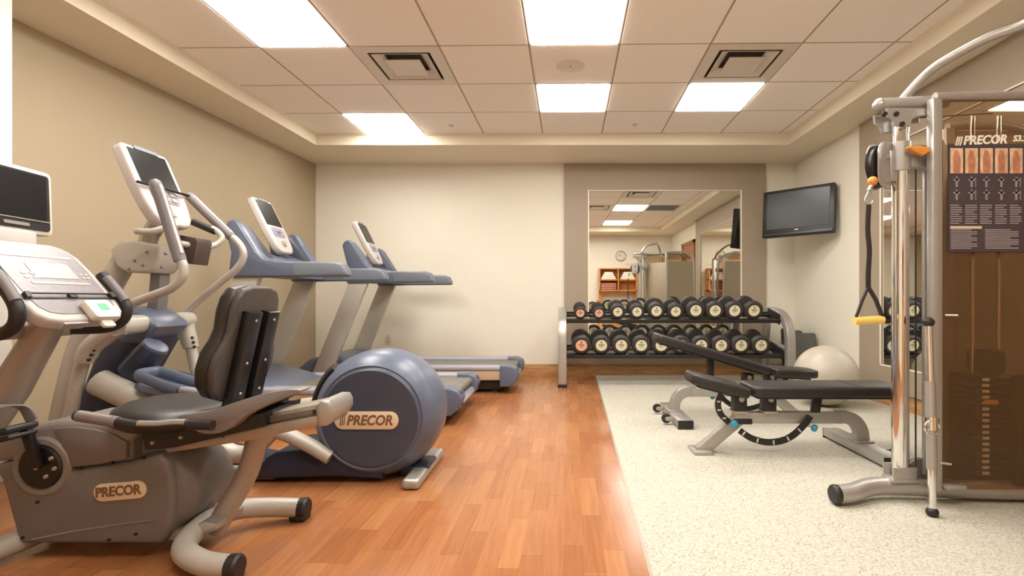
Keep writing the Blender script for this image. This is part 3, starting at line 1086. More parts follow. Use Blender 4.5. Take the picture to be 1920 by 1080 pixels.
bb.plate([(-0.172, 0.098), (-0.155, 0.098), (-0.15, 0.122), (-0.167, 0.122)], 0.0, 0.017, Mc)
bb.plate([(0.152, 0.098), (0.172, 0.098), (0.172, 0.124), (0.152, 0.124)], 0.0, 0.017, Mc)
obj('reading_rack', bb, M_BLACK, co)
rm = B()
rm.plate(rrect(0.105, 0.085, 0.014, 4, 0.045, 0.028), 0.004, 0.034, Mc, 0.006, 2)
rm.plate(rrect(0.05, 0.03, 0.008, 3, 0.045, -0.028), 0.0, 0.014, Mc, 0.003)
ro_ = obj('remote_holder', rm, M_WHITEMETAL, co)
obj('green_tag', B().plate(rrect(0.036, 0.032, 0.006, 3, 0.050, 0.034), 0.033, 0.0355, Mc), M_GREEN, ro_)
obj('console_slot', B().plate(rrect(0.09, 0.008, 0.003, 3, -0.06, -0.01), -0.03, 0.0, Mc), M_FACELIGHT, co)
# upper handlebars
for s_ in (-1, 1):
    yy = YK + s_ * 0.205
    pts = [(-1.96, YK + s_ * 0.12, 0.775), (-1.90, YK + s_ * 0.17, 0.772), (-1.83, yy - s_ * 0.008, 0.778), (-1.782, yy, 0.808), (-1.772, yy + s_ * 0.004, 0.86), (-1.808, yy, 0.92), (-1.865, yy - s_ * 0.005, 0.992)]
    pp = cr(pts, 6)
    hb = obj('handlebar', B().tube(pp, 0.021, 16), M_BLACK, bike)
    obj('hand_sensor', B().tube([p + Vector((0.009, -0.006, 0.006)) for p in pp[26:35]], 0.016, 12), M_GRIP, hb)
obj('handlebar_bridge', B().tube([(-1.945, YK - 0.15, 0.772), (-1.945, YK + 0.15, 0.772)], 0.024, 14), M_WARMGREY, bike)
# television on the bike
Mt = frame((-2.035, 1.845, 1.27), (-0.10, 1, 0), (-0.03, 0, 1))
tv = obj('television', B().plate(rrect(0.44, 0.255, 0.022, 5), -0.045, 0.0, Mt, 0.008, 2), M_WHITEMETAL, bike)
obj('television_face', B().plate(rrect(0.405, 0.222, 0.014, 4), -0.002, 0.003, Mt), M_BLACK, tv)
obj('television_screen', B().plate(rrect(0.375, 0.172, 0.003, 2, 0, 0.018), 0.0, 0.005, Mt), M_SCREEN, tv)
bb = B()
bb.plate(rrect(0.40, 0.004, 0.001, 2, 0, -0.073), 0, 0.006, Mt)
bb.plate(rrect(0.10, 0.012, 0.005, 3, 0.06, -0.093), 0, 0.007, Mt)
obj('button_strip', bb, M_SILVER, tv)
obj('television_mount', B().box(-2.10, -2.01, YK - 0.09, YK + 0.09, 1.05, 1.15, 0.01), M_CONSOLE, bike)

# ---------------------------------------------------------------- elliptical trainer
YE = 2.63
ell = thing('elliptical_trainer', 'blue elliptical trainer with large round flywheel cover', 'elliptical', (-1.5, YE, 0))
CWX, CWZ = -0.911, 0.322
wh = obj('flywheel_housing', B().lathe([(-0.19, 0), (-0.19, 0.232), (-0.185, 0.236), (-0.181, 0.243), (-0.186, 0.250), (-0.178, 0.258), (-0.155, 0.281), (-0.12, 0.300), (-0.07, 0.312), (0.0, 0.316), (0.07, 0.312), (0.12, 0.300), (0.16, 0.278), (0.19, 0.24), (0.19, 0)], (CWX, YE, CWZ), 'Y', 72), M_BLUE, ell, angle=50)
obj('wheel_face', B().lathe([(-0.194, 0), (-0.194, 0.228), (-0.190, 0.232), (-0.185, 0.232)], (CWX, YE, CWZ), 'Y', 64), M_BLUEDARK, wh)
c = W(688, 788, YE - 0.194)
bd = obj('badge', B().plate(rrect(0.305, 0.085, 0.04, 8), 0, 0.008, Matrix.Translation((c.x, YE - 0.194, c.z)) @ Matrix.Rotation(math.radians(90), 4, 'X'), 0.003, 2), M_BADGE, wh, label='cream pill-shaped badge')
bb = B()
badge_text(bb, (c.x + 0.014, YE - 0.203, c.z), 0.066, 'PRECOR', 0, 0.88, 0.22)
for i in range(3):
    x_ = c.x - 0.122 + i * 0.009
    bb.plate([(x_ - 0.005, c.z - 0.022), (x_ - 0.001, c.z - 0.022), (x_ + 0.004, c.z + 0.022), (x_, c.z + 0.022)], YE - 0.204, YE - 0.2015, Matrix(((1, 0, 0, 0), (0, 0, 1, 0), (0, 1, 0, 0), (0, 0, 0, 1))))
bb.bm.verts.ensure_lookup_table()
bo = obj('badge_lettering', bb, M_BADGETEXT, ell)
# dark opening for the crank on the front of the housing
bb = B()
arcp = [Vector((CWX + 0.307 * math.cos(math.radians(a)), YE - 0.075, CWZ + 0.307 * math.sin(math.radians(a)))) for a in range(132, 178, 6)]
bb.tube(arcp, 0.026, 10, 2.2, (0, 1, 0))
obj('crank_slot', bb, M_BLACK, wh)
# base under the housing
obj('base_cover', B().prism(PX([(477, 897), (500, 858), (520, 846), (600, 838), (650, 845), (720, 870), (720, 897), (640, 892), (560, 894)], 2.48), 2.46, 2.80, 0.014, 3), M_NAVY, ell)
rs = B()
rs.plate(rrect(0.085, 0.52, 0.02, 5), 0.0, 0.052, Matrix.Translation((-0.70, YE, 0.0)), 0.02, 3)
obj('rear_stabiliser', rs, M_SILVER, ell)
obj('base_link', B().box(-0.80, -0.66, YE - 0.09, YE + 0.09, 0.01, 0.06, 0.01), M_NAVY, ell)
obj('floor_rail', B().tube([(-2.45, 2.50, 0.042), (-1.40, 2.50, 0.042)], 0.028, 14, 1.2, (0, 0, 1)), M_WARMGREY, ell)
obj('floor_rail', B().tube([(-2.45, 2.76, 0.042), (-1.40, 2.76, 0.042)], 0.028, 14, 1.2, (0, 0, 1)), M_WARMGREY, ell)
obj('front_stabiliser', B().tube([(-2.42, 2.34, 0.045), (-2.42, 2.92, 0.045)], 0.042, 16), M_WARMGREY, ell)
# ramp cover between the rails
obj('ramp_cover', B().prism([(-2.3, 0.02), (-2.3, 0.22), (-1.9, 0.16), (-1.45, 0.08), (-1.45, 0.02)], 2.54, 2.72, 0.01), M_NAVY, ell)
# pedal arms (near / far), pedals
for ys, off in ((2.45, 0), (2.80, 1)):
    if off == 0:
        pts = [(186, 716), (240, 742), (296, 768), (360, 808), (415, 842), (450, 852), (480, 842), (512, 812), (530, 812), (575, 832), (620, 858)]
    else:
        pts = [(250, 690), (300, 712), (350, 735), (400, 760), (450, 775), (500, 772), (560, 760), (610, 752), (640, 740)]
    pp = cr(P(pts, ys), 5)
    n_ = len(pp)
    rad = [0.062 if i < n_ * 0.25 else (0.052 - 0.018 * min(1, (i / n_ - 0.25) / 0.4)) for i in range(n_)]
    obj('pedal_arm', B().tube(pp, rad, 16), M_WARMGREY, ell)
for ys, cxp, czp in ((2.45, 345, 735), (2.80, 285, 712)):
    q = W(cxp, czp, ys)
    M = Matrix.Translation(q) @ Matrix.Rotation(math.radians(12), 4, 'Y')
    half = [(0.20, 0.045), (0.14, 0.075), (0.0, 0.082), (-0.16, 0.072), (-0.20, 0.05)]
    outl = half + [(a, -c_) for a, c_ in half[::-1]]
    pl = obj('pedal', B().plate(outl, -0.02, 0.012, M, 0.008, 2), M_BLUE, ell)
    bb = B()
    tb_pts = [M @ Vector((a * 0.98, c_ * 0.98, 0.03 + (0.02 if a < -0.1 else 0.0))) for a, c_ in outl]
    bb.tube(cr(tb_pts, 3), 0.012, 8, 2.2, (0, 0, 1))
    obj('pedal_rim', bb, M_BLUE, pl)
obj('ramp_deck', B().strip([W(212, 700, 2.63), W(262, 720, 2.63), W(330, 752, 2.63)], 0.22, 0.03, (0, 1, 0)), M_BLUE, ell)
# main front post (grey) with head bracket
mp_ = cr(P([(112, 815), (128, 740), (152, 650), (190, 568), (232, 492), (252, 462)], 2.63), 5)
obj('front_post', B().tube(mp_, 0.052, 18, 1.1, (0, 1, 0)), M_WARMGREY, ell)
hd = obj('head_bracket', B().prism(PX([(224, 470), (240, 456), (270, 453), (318, 463), (316, 486), (306, 506), (300, 512), (255, 512), (236, 500)], 2.60), 2.54, 2.70, 0.014, 3), M_WARMGREY, ell)
bolt_set('bolt', M_GRIP, hd, [(W(px, py, 2.54).x, 2.54, W(px, py, 2.54).z) for px, py in ((276, 473), (311, 476), (268, 498), (304, 501), (253, 489), (242, 505))])
obj('support_strut', B().strip(P([(302, 500), (297, 560), (290, 610)], 2.66), 0.07, 0.055), M_GRIP, ell)
# blue column
obj('column', B().prism(PX([(138, 830), (165, 740), (207, 627), (250, 598), (300, 636), (262, 702), (214, 700), (196, 730), (236, 764), (232, 830)], 2.58), 2.53, 2.73, 0.02, 3), M_NAVY, ell)
obj('column_cap', B().prism(PX([(248, 604), (254, 578), (272, 574), (296, 580), (326, 602), (329, 611), (318, 624), (300, 642), (262, 640)], 2.64), 2.51, 2.75, 0.03, 4), M_BLUE, ell)
a_, b2 = W(292, 648, 2.53), W(248, 702, 2.53)
bh = obj('bottle_holder', B().lathe([(0, 0.052), (0.012, 0.062), (0.17, 0.07), (0.19, 0.06)], a_ + Vector((0.0, 0, 0.0)), (b2 - a_).normalized(), 24), M_NAVY, ell)
obj('holder_rim', B().lathe([(-0.006, 0), (-0.010, 0.040), (-0.006, 0.056), (0.008, 0.06), (0.014, 0.058)], a_, (b2 - a_).normalized(), 24), M_BLUE, bh)
# pivot shaft and swing arms
pn, pf = W(226, 611, 2.37), W(346, 600, 2.90)
obj('pivot_shaft', B().tube([pn + Vector((0, -0.03, 0)), pf + Vector((0, 0.03, 0))], 0.046, 18), M_WARMGREY, ell)
for side in (0, 1):
    if side == 0:
        linkp = P([(226, 611), (200, 628), (172, 650), (158, 676)], 2.37)
        tubep = P([(158, 668), (146, 712), (136, 760), (128, 800)], 2.40)
        armp = P([(226, 608), (240, 578), (256, 566), (290, 553), (322, 540), (342, 520), (344, 500), (338, 485)], 2.33)
        gripp = P([(338, 489), (318, 425), (300, 368), (288, 338)], 2.33)
    else:
        linkp = P([(346, 600), (352, 628), (358, 652)], 2.90)
        tubep = P([(356, 642), (364, 680), (374, 720), (380, 745)], 2.90)
        armp = P([(338, 596), (370, 566), (410, 532), (442, 506), (456, 484), (454, 466), (442, 450), (432, 442)], 2.93)
        gripp = P([(434, 444), (405, 416), (374, 386), (352, 364)], 2.93)
    sa = obj('swing_arm', B().tube(cr(armp, 5), 0.0195, 14), M_WARMGREY, ell)
    gp = cr(gripp, 4)
    obj('grip', B().tube(gp, [0.026] * (len(gp) - 2) + [0.025, 0.016], 14), M_GRIP, sa)
    obj('grip_strip', B().tube([p + Vector((0.018, -0.008, 0.004)) for p in gp[1:-2]], 0.012, 8), M_SILVER, sa)
    lk = obj('arm_link', B().tube(cr(linkp, 4), [0.046] + [0.042] * (len(linkp) * 4 - 6) + [0.038] * (4 * (len(linkp) - 1) + 1 - (len(linkp) * 4 - 6) - 1), 14), M_WARMGREY, ell)
    for k in range(3):
        q = linkp[-1] + (linkp[-2] - linkp[-1]) * (0.1 + 0.35 * k) + Vector((0.036, -0.02, 0.0))
        obj('bolt', B().ball(q, 0.009, 8), M_BLACK, lk)
    obj('lower_arm', B().tube(cr(tubep, 4), 0.028, 14), M_WARMGREY, ell)
# fixed handles, box and neck
obj('console_neck', B().tube(P([(272, 470), (282, 440), (300, 412)], 2.62), 0.04, 14), M_TAUPEMETAL, ell)
obj('fixed_handle', B().tube(cr(P([(254, 433, 2.44), (284, 434, 2.46), (312, 427, 2.50), (332, 423, 2.54)], 0), 5), 0.016, 12), M_WARMGREY, ell)
fh = obj('fixed_handle', B().tube(cr(P([(330, 455, 2.62), (372, 462, 2.74), (402, 460, 2.82), (416, 448, 2.85), (410, 436, 2.85), (398, 428, 2.85)], 0), 5), 0.016, 12), M_WARMGREY, ell)
obj('fixed_grip', B().tube(P([(404, 434), (362, 416)], 2.85), 0.02, 12), M_BLACK, fh)
bx = B()
bx.prism(PX([(334, 446), (340, 441), (372, 447), (375, 455), (366, 496), (346, 494), (340, 486)], 2.70), 2.68, 2.80, 0.006)
obj('control_box', bx, mat('brown_box', rgb(70, 54, 50), 0.5), ell)
hs = display(ell, 2.59, (-2.115, 1.655), (-1.945, 1.265), 0.30, True)

# ---------------------------------------------------------------- treadmills
tm = thing('treadmill', 'grey-blue treadmill standing between the elliptical and another treadmill', 'treadmill', (-1.7, 4.0, 0), 'treadmills')
TC = 4.0
obj('under_frame', B().box(-2.55, -0.86, TC - 0.34, TC + 0.34, 0.03, 0.15, 0.01), M_BLACK, tm)
obj('belt', B().box(-2.1, -0.775, TC - 0.275, TC + 0.275, 0.215, 0.238, 0.004), M_BELT, tm)
obj('rear_roller', B().tube([(-0.775, TC - 0.275, 0.205), (-0.775, TC + 0.275, 0.205)], 0.034, 18), M_BELT, tm)
for s_ in (-1, 1):
    a, c = TC + s_ * 0.285, TC + s_ * 0.425
    lo, hi = min(a, c), max(a, c)
    obj('foot_rail', B().box(-2.15, -0.86, lo, hi, 0.222, 0.262, 0.012, 3), M_RAILLAV, tm)
    obj('side_skirt', B().box(-2.3, -0.86, min(TC + s_ * 0.36, TC + s_ * 0.41), max(TC + s_ * 0.36, TC + s_ * 0.41), 0.13, 0.225, 0.004), M_SKIRT, tm)
    cap = [(-0.87, 0.268), (-0.77, 0.268), (-0.715, 0.245), (-0.69, 0.19), (-0.71, 0.12), (-0.77, 0.07), (-0.87, 0.07)]
    ec = obj('end_cap', B().prism(cap, lo - 0.008, hi + 0.008, 0.014, 3), M_BLUE, tm)
    bolt_set('screw', M_BLACK, ec, [(-0.705, (lo + hi) / 2, zz) for zz in (0.225, 0.185, 0.145)], ((0, 0.010), (0.006, 0.008), (0.007, 0)), Vector((1, 0, 0.1)).normalized(), 8)
    obj('rear_foot', B().lathe([(0.0, 0.028), (0.02, 0.03), (0.03, 0.018), (0.08, 0.018)], (-0.93, TC + s_ * 0.31, 0.0), 'Z', 14), M_BLACK, tm)
    ypos = TC + s_ * 0.40
    obj('upright', B().strip([(-2.56, ypos, 0.16), (-2.19, ypos, 1.08)], 0.055, 0.165), M_TAUPEMETAL if False else M_WARMGREY, tm)
    wing = [(-2.345, 1.395), (-2.325, 1.437), (-2.285, 1.452), (-2.245, 1.425), (-2.185, 1.33), (-2.12, 1.225), (-2.07, 1.178), (-1.99, 1.162), (-1.85, 1.157), (-1.85, 1.05), (-2.10, 1.045), (-2.30, 1.045), (-2.315, 1.10), (-2.30, 1.22)]
    hr = obj('handrail', B().prism(wing, ypos - 0.05, ypos + 0.05, 0.018, 3), M_BLUE, tm)
    grip = [(-1.87, 1.158), (-1.57, 1.156), (-1.52, 1.140), (-1.495, 1.10), (-1.488, 1.065), (-1.505, 1.052), (-1.87, 1.048)]
    obj('handrail_grip', B().prism(grip, ypos - 0.052, ypos + 0.052, 0.02, 3), M_GREYRAIL, hr)
    pk = [(-2.30, 1.41), (-2.27, 1.415), (-2.10, 1.19), (-2.10, 1.10), (-2.28, 1.10)]
    obj('side_pocket', B().prism(pk, min(TC + s_ * 0.25, TC + s_ * 0.352), max(TC + s_ * 0.25, TC + s_ * 0.352), 0.012), M_BLUEDARK, tm)
obj('rear_bar', B().prism([(-0.84, 0.16), (-0.735, 0.16), (-0.715, 0.13), (-0.75, 0.075), (-0.84, 0.075)], TC - 0.29, TC + 0.29, 0.01), M_RAILLAV, tm)
obj('motor_hood', B().prism([(-2.80, 0.04), (-2.80, 0.24), (-2.70, 0.325), (-2.55, 0.36), (-2.38, 0.345), (-2.2, 0.30), (-2.03, 0.25), (-2.0, 0.22), (-2.0, 0.04)], TC - 0.355, TC + 0.355, 0.035, 4), M_BLUE, tm)
obj('console_bridge', B().prism([(-2.29, 1.06), (-2.30, 1.24), (-2.24, 1.25), (-2.10, 1.19), (-2.03, 1.165), (-2.01, 1.06)], TC - 0.36, TC + 0.36, 0.015, 3), M_BLUE, tm)
obj('display_neck', B().tube([(-2.22, TC, 1.2), (-2.245, TC, 1.42)], 0.045, 14), M_GRIP, tm)
display(tm, TC, (-2.345, 1.68), (-2.135, 1.255), 0.27, False)
tm2 = copy_tree(tm)
tm2.location = (-1.7 + 0.30, 4.0 + 1.215, 0)
tm2['label'] = 'grey-blue treadmill standing along the cream wall'

# ---------------------------------------------------------------- dumbbell rack and dumbbells
rack = thing('dumbbell_rack', 'two-tier dumbbell rack with curved silver end frames', 'weight rack', (1.17, 5.5, 0))
RX0, RX1 = 0.022, 2.335
prof = [(5.19, 0.0), (5.175, 0.2), (5.175, 0.42), (5.195, 0.57), (5.26, 0.665), (5.38, 0.725), (5.52, 0.755), (5.72, 0.765)]
for xx in (RX0, RX1):
    ef = obj('end_frame', B().strip(cr([(xx, y, z) for y, z in prof], 5), 0.085, 0.085, (1, 0, 0)), M_SILVER, rack)
    obj('frame_foot', B().box(xx - 0.047, xx + 0.047, 5.14, 5.24, 0.0, 0.035, 0.005), M_BLACK, ef)
    obj('rear_leg', B().strip([(xx, 5.74, 0.755), (xx, 5.80, 0.4), (xx, 5.82, 0.0)], 0.07, 0.07, (1, 0, 0)), M_SILVER, rack)
    obj('frame_brace', B().strip([(xx, 5.20, 0.36), (xx, 5.80, 0.43)], 0.06, 0.06, (1, 0, 0)), M_SILVER, rack)
TILT = math.radians(12)
tiers = []
for zc, yc_ in ((0.708, 5.47), (0.348, 5.40)):
    M = Matrix.Translation((0, yc_, zc)) @ Matrix.Rotation(TILT, 4, 'X')
    tiers.append(M)
    for ya in (-0.125, 0.125):
        tr_ = B()
        tr_.box(RX0 + 0.04, RX1 - 0.04, ya - 0.045, ya + 0.045, -0.024, 0.0, 0.004, 1, M)
        tr_.box(RX0 + 0.04, RX1 - 0.04, ya - 0.056 if ya < 0 else ya + 0.046, ya - 0.046 if ya < 0 else ya + 0.056, -0.026, 0.012, 0.002, 1, M)
        obj('shelf_rail', tr_, M_BLACK, rack)
    for xx in (RX0 + 0.042, RX1 - 0.042):
        obj('shelf_bracket', B().box(xx - 0.006, xx + 0.006, -0.16, 0.16, -0.05, 0.06, 0.003, 1, M), M_BLACK, rack)


def dumbbell(M, x, r, hl, lab, small, peach, name_label):
    """axis along the shelf's depth; r head radius; hl half length"""
    def LP(y, z):
        return M @ Vector((x, y, z))
    cz = r + 0.0025
    root_loc = LP(0, 0)
    t = thing('dumbbell', name_label, 'dumbbell', root_loc, 'dumbbells on the rack')
    axis = (M.to_3x3() @ Vector((0, 1, 0)))
    hw = 0.072 if not small else 0.05
    for s0 in (-1, 1):
        inner = s0 * (hl - hw)
        outer = s0 * hl
        p = LP(outer, cz)
        d = axis * (-s0)
        pr = [(0.006, 0), (0.006, r * 0.60), (0.0, r * 0.63), (0.0, r * 0.84), (0.006, r * 0.93), (0.016, r), (0.028, r * 0.985), (0.032, r * 0.93), (0.038, r * 0.985), (hw - 0.014, r), (hw - 0.004, r * 0.93), (hw, r * 0.8), (hw, 0)]
        h_ = obj('head', B().lathe(pr, p, d, 32), M_DBBLACK, t)
        lr = r * 0.60 if not small else r * 0.70
        obj('label_disc', B().lathe([(0.0025, 0), (0.0025, lr * 0.96), (0.007, lr)], p, d, 24), M_LABELPEACH if peach else M_LABELCREAM, h_)
        Ml = frame(p + axis * (s0 * -0.002), (1, 0, 0) if s0 < 0 else (-1, 0, 0), M.to_3x3() @ Vector((0, 0, 1)))
        bb = B()
        bb.plate([(-lr * 0.22, lr * 0.42), (lr * 0.22, lr * 0.42), (0, lr * 0.76)], -0.0005, 0.0012, Ml)
        bb.plate(rrect(lr * 0.95, lr * 0.16, 0.002, 2, 0, lr * 0.12), -0.0005, 0.0012, Ml)
        bb.plate(rrect(lr * 0.6, lr * 0.10, 0.002, 2, 0, -lr * 0.2), -0.0005, 0.0012, Ml)
        obj('label_print', bb, mat_print, h_)
    obj('handle', B().tube([LP(-hl + hw - 0.005, cz), LP(0, cz), LP(hl - hw + 0.005, cz)], [0.015, 0.018, 0.015], 14), M_CHROME, t)


mat_print = mat('label_ink', rgb(96, 88, 76), 0.6)
ORD = ['first', 'second', 'third', 'fourth', 'fifth', 'sixth', 'seventh', 'eighth', 'ninth', 'tenth']
upx = [1088, 1123, 1158, 1194, 1230, 1266, 1303, 1339, 1375, 1411]
upr = [0.068, 0.068, 0.081, 0.083, 0.091, 0.087, 0.099, 0.098, 0.099, 0.0995]
for i in range(10):
    xx = (upx[i] - CX) * 5.34 / FPX
    nm = '%s dumbbell from the treadmill end, %srack upper shelf' % (ORD[i], 'small, pinkish label, ' if i < 2 else '')
    dumbbell(tiers[0], xx, upr[i], 0.135 + 0.003 * i, i, i < 2, i in (0, 1), nm)
for i in range(10):
    xx = (1090 + 37.3 * i - CX) * 5.26 / FPX
    nm = '%s dumbbell from the treadmill end, %srack lower shelf' % (ORD[i], 'peach label, ' if i == 0 else '')
    dumbbell(tiers[1], xx, 0.1005, 0.15, i, False, i == 0, nm)

# ---------------------------------------------------------------- benches
def make_bench(name, label, loc, rz, back_ang, seat_ang):
    t = thing(name, label, 'weight bench', loc, 'adjustable benches', rz)
    def ob(nm, bb, m, par=None, **k):
        return obj(nm, bb, m, par or t, world=False, **k)
    fb = ob('foot_bar', B().box(0.885, 0.995, -0.31, 0.31, 0.012, 0.062, 0.008), M_SILVER)
    for s_ in (-1, 1):
        ob('end_cap', B().box(0.887, 0.993, s_ * 0.311 - 0.005, s_ * 0.311 + 0.005, 0.0, 0.061, 0.003), M_BLACK, fb)
        w_ = ob('wheel', B().lathe([(-0.014, 0), (-0.014, 0.030), (-0.010, 0.034), (0.010, 0.034), (0.014, 0.030), (0.014, 0)], (1.045, s_ * 0.17, 0.045), 'Y', 20), M_BLACK)
        ob('wheel_hub', B().lathe([(-0.017, 0), (-0.017, 0.012), (0.017, 0.012), (0.017, 0)], (1.045, s_ * 0.17, 0.045), 'Y', 12), M_SILVER, w_)
        ob('wheel_bracket', B().box(0.985, 1.05, s_ * 0.17 + 0.018, s_ * 0.17 + 0.026, 0.03, 0.06, 0.003), M_SILVER)
    lp = cr([(0.80, 0, 0.205), (0.86, 0, 0.205), (0.915, 0, 0.175), (0.945, 0, 0.12), (0.95, 0, 0.055)], 5)
    ob('rear_leg', B().strip(lp, 0.055, 0.075, (0, 1, 0)), M_SILVER)
    ob('leg_plate', B().box(0.90, 1.0, -0.05, 0.05, 0.06, 0.072, 0.003), M_SILVER)
    ob('main_beam', B().box(0.20, 0.83, -0.028, 0.028, 0.17, 0.235, 0.006), M_SILVER)
    ob('front_leg', B().strip([(0.245, 0, 0.205), (0.03, 0, 0.02), (0.0, 0, 0.0)], 0.055, 0.07, (0, 1, 0)), M_SILVER)
    ob('front_foot', B().box(-0.045, 0.065, -0.075, 0.075, 0.0, 0.02, 0.005), M_SILVER)
    # pads
    Mp = Matrix.Translation((0.275, 0, 0.34)) @ Matrix.Rotation(-back_ang, 4, 'Y')
    bp = ob('back_pad', B().plate(rrect(0.87, 0.27, 0.045, 5, 0.435, 0), 0.0, 0.06, Mp, 0.016, 3), M_VINYL)
    ob('pad_board', B().plate(rrect(0.80, 0.22, 0.02, 3, 0.43, 0), -0.012, 0.0, Mp), M_BLACK, bp)
    ob('head_seam', B().plate(rrect(0.012, 0.25, 0.003, 2, 0.60, 0), 0.058, 0.0612, Mp), M_BLACK, bp)
    Ms = Matrix.Translation((0.245, 0, 0.33)) @ Matrix.Rotation(seat_ang, 4, 'Y')
    sp_ = ob('seat_pad', B().plate([(-0.0, -0.13), (-0.03, -0.14), (-0.28, -0.11), (-0.325, -0.085), (-0.335, 0.0), (-0.325, 0.085), (-0.28, 0.11), (-0.03, 0.14), (0.0, 0.13)], 0.0, 0.06, Ms, 0.016, 3), M_VINYL)
    ob('pad_board', B().plate(rrect(0.24, 0.18, 0.02, 3, -0.16, 0), -0.012, 0.0, Ms), M_BLACK, sp_)
    for x_ in (0.235, 0.405):
        br = ob('pivot_bracket', B().box(x_ - 0.035, x_ + 0.035, -0.04, 0.04, 0.232, 0.33 if x_ < 0.3 else 0.342, 0.004), M_BLACK)
        ob('pivot_bolt', B().lathe([(-0.05, 0), (-0.05, 0.016), (0.05, 0.016), (0.05, 0)], (x_, 0, 0.315), 'Y', 14), M_SILVER, br)
        ob('bracket_base', B().box(x_ - 0.042, x_ + 0.042, -0.045, 0.045, 0.232, 0.245, 0.002), M_SILVER, br)
    # support post under the back pad
    top = Mp @ Vector((0.42, 0, -0.01))
    ob('support_post', B().strip([(0.68, 0, 0.23), top], 0.04, 0.045, (0, 1, 0)), M_BLACK)
    # curved adjustment ladders
    arc = cr([(0.225, -0.045, 0.135), (0.29, -0.045, 0.092), (0.38, -0.045, 0.068), (0.47, -0.045, 0.078), (0.54, -0.045, 0.115), (0.60, -0.045, 0.175), (0.63, -0.045, 0.22)], 5)
    lad = ob('adjust_arc', B().strip(arc, 0.014, 0.036, (0, 1, 0)), M_BLACK)
    for i in (2, 7, 12, 17, 22):
        p = arc[i]
        d = (arc[i + 1] - arc[i - 1]).normalized()
        n_ = Vector((-d.z, 0, d.x))
        ob('arc_slot', B().strip([p - n_ * 0.013 + Vector((0, -0.0065, 0)), p + n_ * 0.013 + Vector((0, -0.0065, 0))], 0.003, 0.009, (0, 1, 0)), M_WHITEMETAL, lad)
    arc2 = cr([(0.12, -0.04, 0.345), (0.10, -0.04, 0.29), (0.115, -0.04, 0.23), (0.165, -0.04, 0.18)], 5)
    lad2 = ob('seat_adjust_arc', B().strip(arc2, 0.014, 0.034, (0, 1, 0)), M_BLACK)
    for i in (4, 8, 12):
        p = arc2[i]
        ob('arc_slot', B().box(p.x - 0.010, p.x + 0.010, p.y - 0.0085, p.y - 0.006, p.z - 0.004, p.z + 0.004), M_WHITEMETAL, lad2)
    for (x_, z_, dirv) in ((0.19, 0.185, (-0.2, -1, 0)), (0.60, 0.175, (0.75, -0.55, -0.35))):
        d = Vector(dirv).normalized()
        p0 = Vector((x_, -0.03, z_))
        pn_ = ob('pull_pin', B().cyl(p0, p0 + d * 0.05, 0.008, 10), M_SILVER)
        ob('pin_knob', B().lathe([(0, 0.013), (0.006, 0.020), (0.024, 0.020), (0.03, 0.014), (0.031, 0)], p0 + d * 0.045, d, 16), M_BLUEKNOB, pn_, label='bright blue knob')
    ob('pin_tab', B().box(0.19, 0.30, -0.042, -0.028, 0.168, 0.20, 0.006), M_BLACK)
    return t


make_bench('weight_bench', 'black padded bench lying flat, nearest the cable machine', (0.81, 2.98, 0), 0, 0.0, math.radians(15))
make_bench('weight_bench', 'black padded bench with backrest raised toward the dumbbell rack', (1.80, 3.80, 0), math.pi, math.radians(16.5), math.radians(-3))

# ---------------------------------------------------------------- ball, mats, television, outlet
bc = W(1548, 704, 4.29)
b = B()
b.ball(bc, 0.2515, 48)
single('exercise_ball', b, M_BALL, 'large pale grey exercise ball on rubber floor by the corner', 'exercise ball', (bc.x, bc.y, bc.z - 0.2515), angle=180)

for i, (x0, x1, yy, hgt) in enumerate(((2.425, 2.555, 5.56, 0.58), (2.43, 2.625, 5.49, 0.558), (2.44, 2.735, 5.42, 0.535))):
    M = Matrix.Translation(((x0 + x1) / 2, yy, 0.0)) @ Matrix.Rotation(math.radians(90 - 4), 4, 'X')
    b = B()
    b.plate(rrect(x1 - x0, hgt, 0.03, 5, 0, hgt / 2), -0.015, 0.015, M, 0.008, 2)
    single('exercise_mat', b, M_MAT, ['dark grey folded mat in corner behind ball, tallest of three', 'dark grey folded mat in corner behind ball, middle of three', 'dark grey folded mat in corner, foremost and lowest of three'][i], 'exercise mat', ((x0 + x1) / 2, yy, 0), 'folded mats in the corner')

A, D_ = W(1430, 405, 5.50), W(1565, 390, 5.00)
cen = (A + D_) / 2
u = (D_ - A)
u.z = 0
wtv = u.length
Mt = frame((cen.x, cen.y, 1.80), u, (0.06, 0.06, 1))
tv = thing('television', 'black flat television mounted high by the mirror panel', 'television', (cen.x, cen.y, 1.53))
bo_ = obj('case', B().plate(rrect(wtv, 0.50, 0.012, 3), -0.06, 0.0, Mt, 0.006, 2), M_BLACKGLOSS, tv)
obj('screen', B().plate(rrect(wtv - 0.09, 0.385, 0.004, 2, 0, 0.025), -0.002, 0.004, Mt), M_SCREEN, tv)
obj('speaker_bar', B().plate(rrect(wtv - 0.02, 0.035, 0.008, 3, 0, -0.225), -0.002, 0.012, Mt, 0.004), M_BLACKGLOSS, tv)
obj('logo_mark', B().plate(rrect(0.035, 0.009, 0.003, 2, 0, -0.188), 0.0, 0.004, Mt), M_SILVER, tv)
pb_ = Mt @ Vector((0, 0, -0.06))
obj('wall_arm', B().strip([pb_, (2.56, 5.38, 1.80), (XR, 5.40, 1.80)], 0.06, 0.03, (0, 0, 1)), M_BLACK, tv)
obj('wall_plate', B().box(XR - 0.015, XR - 0.001, 5.30, 5.50, 1.68, 1.92, 0.004), M_BLACK, tv)

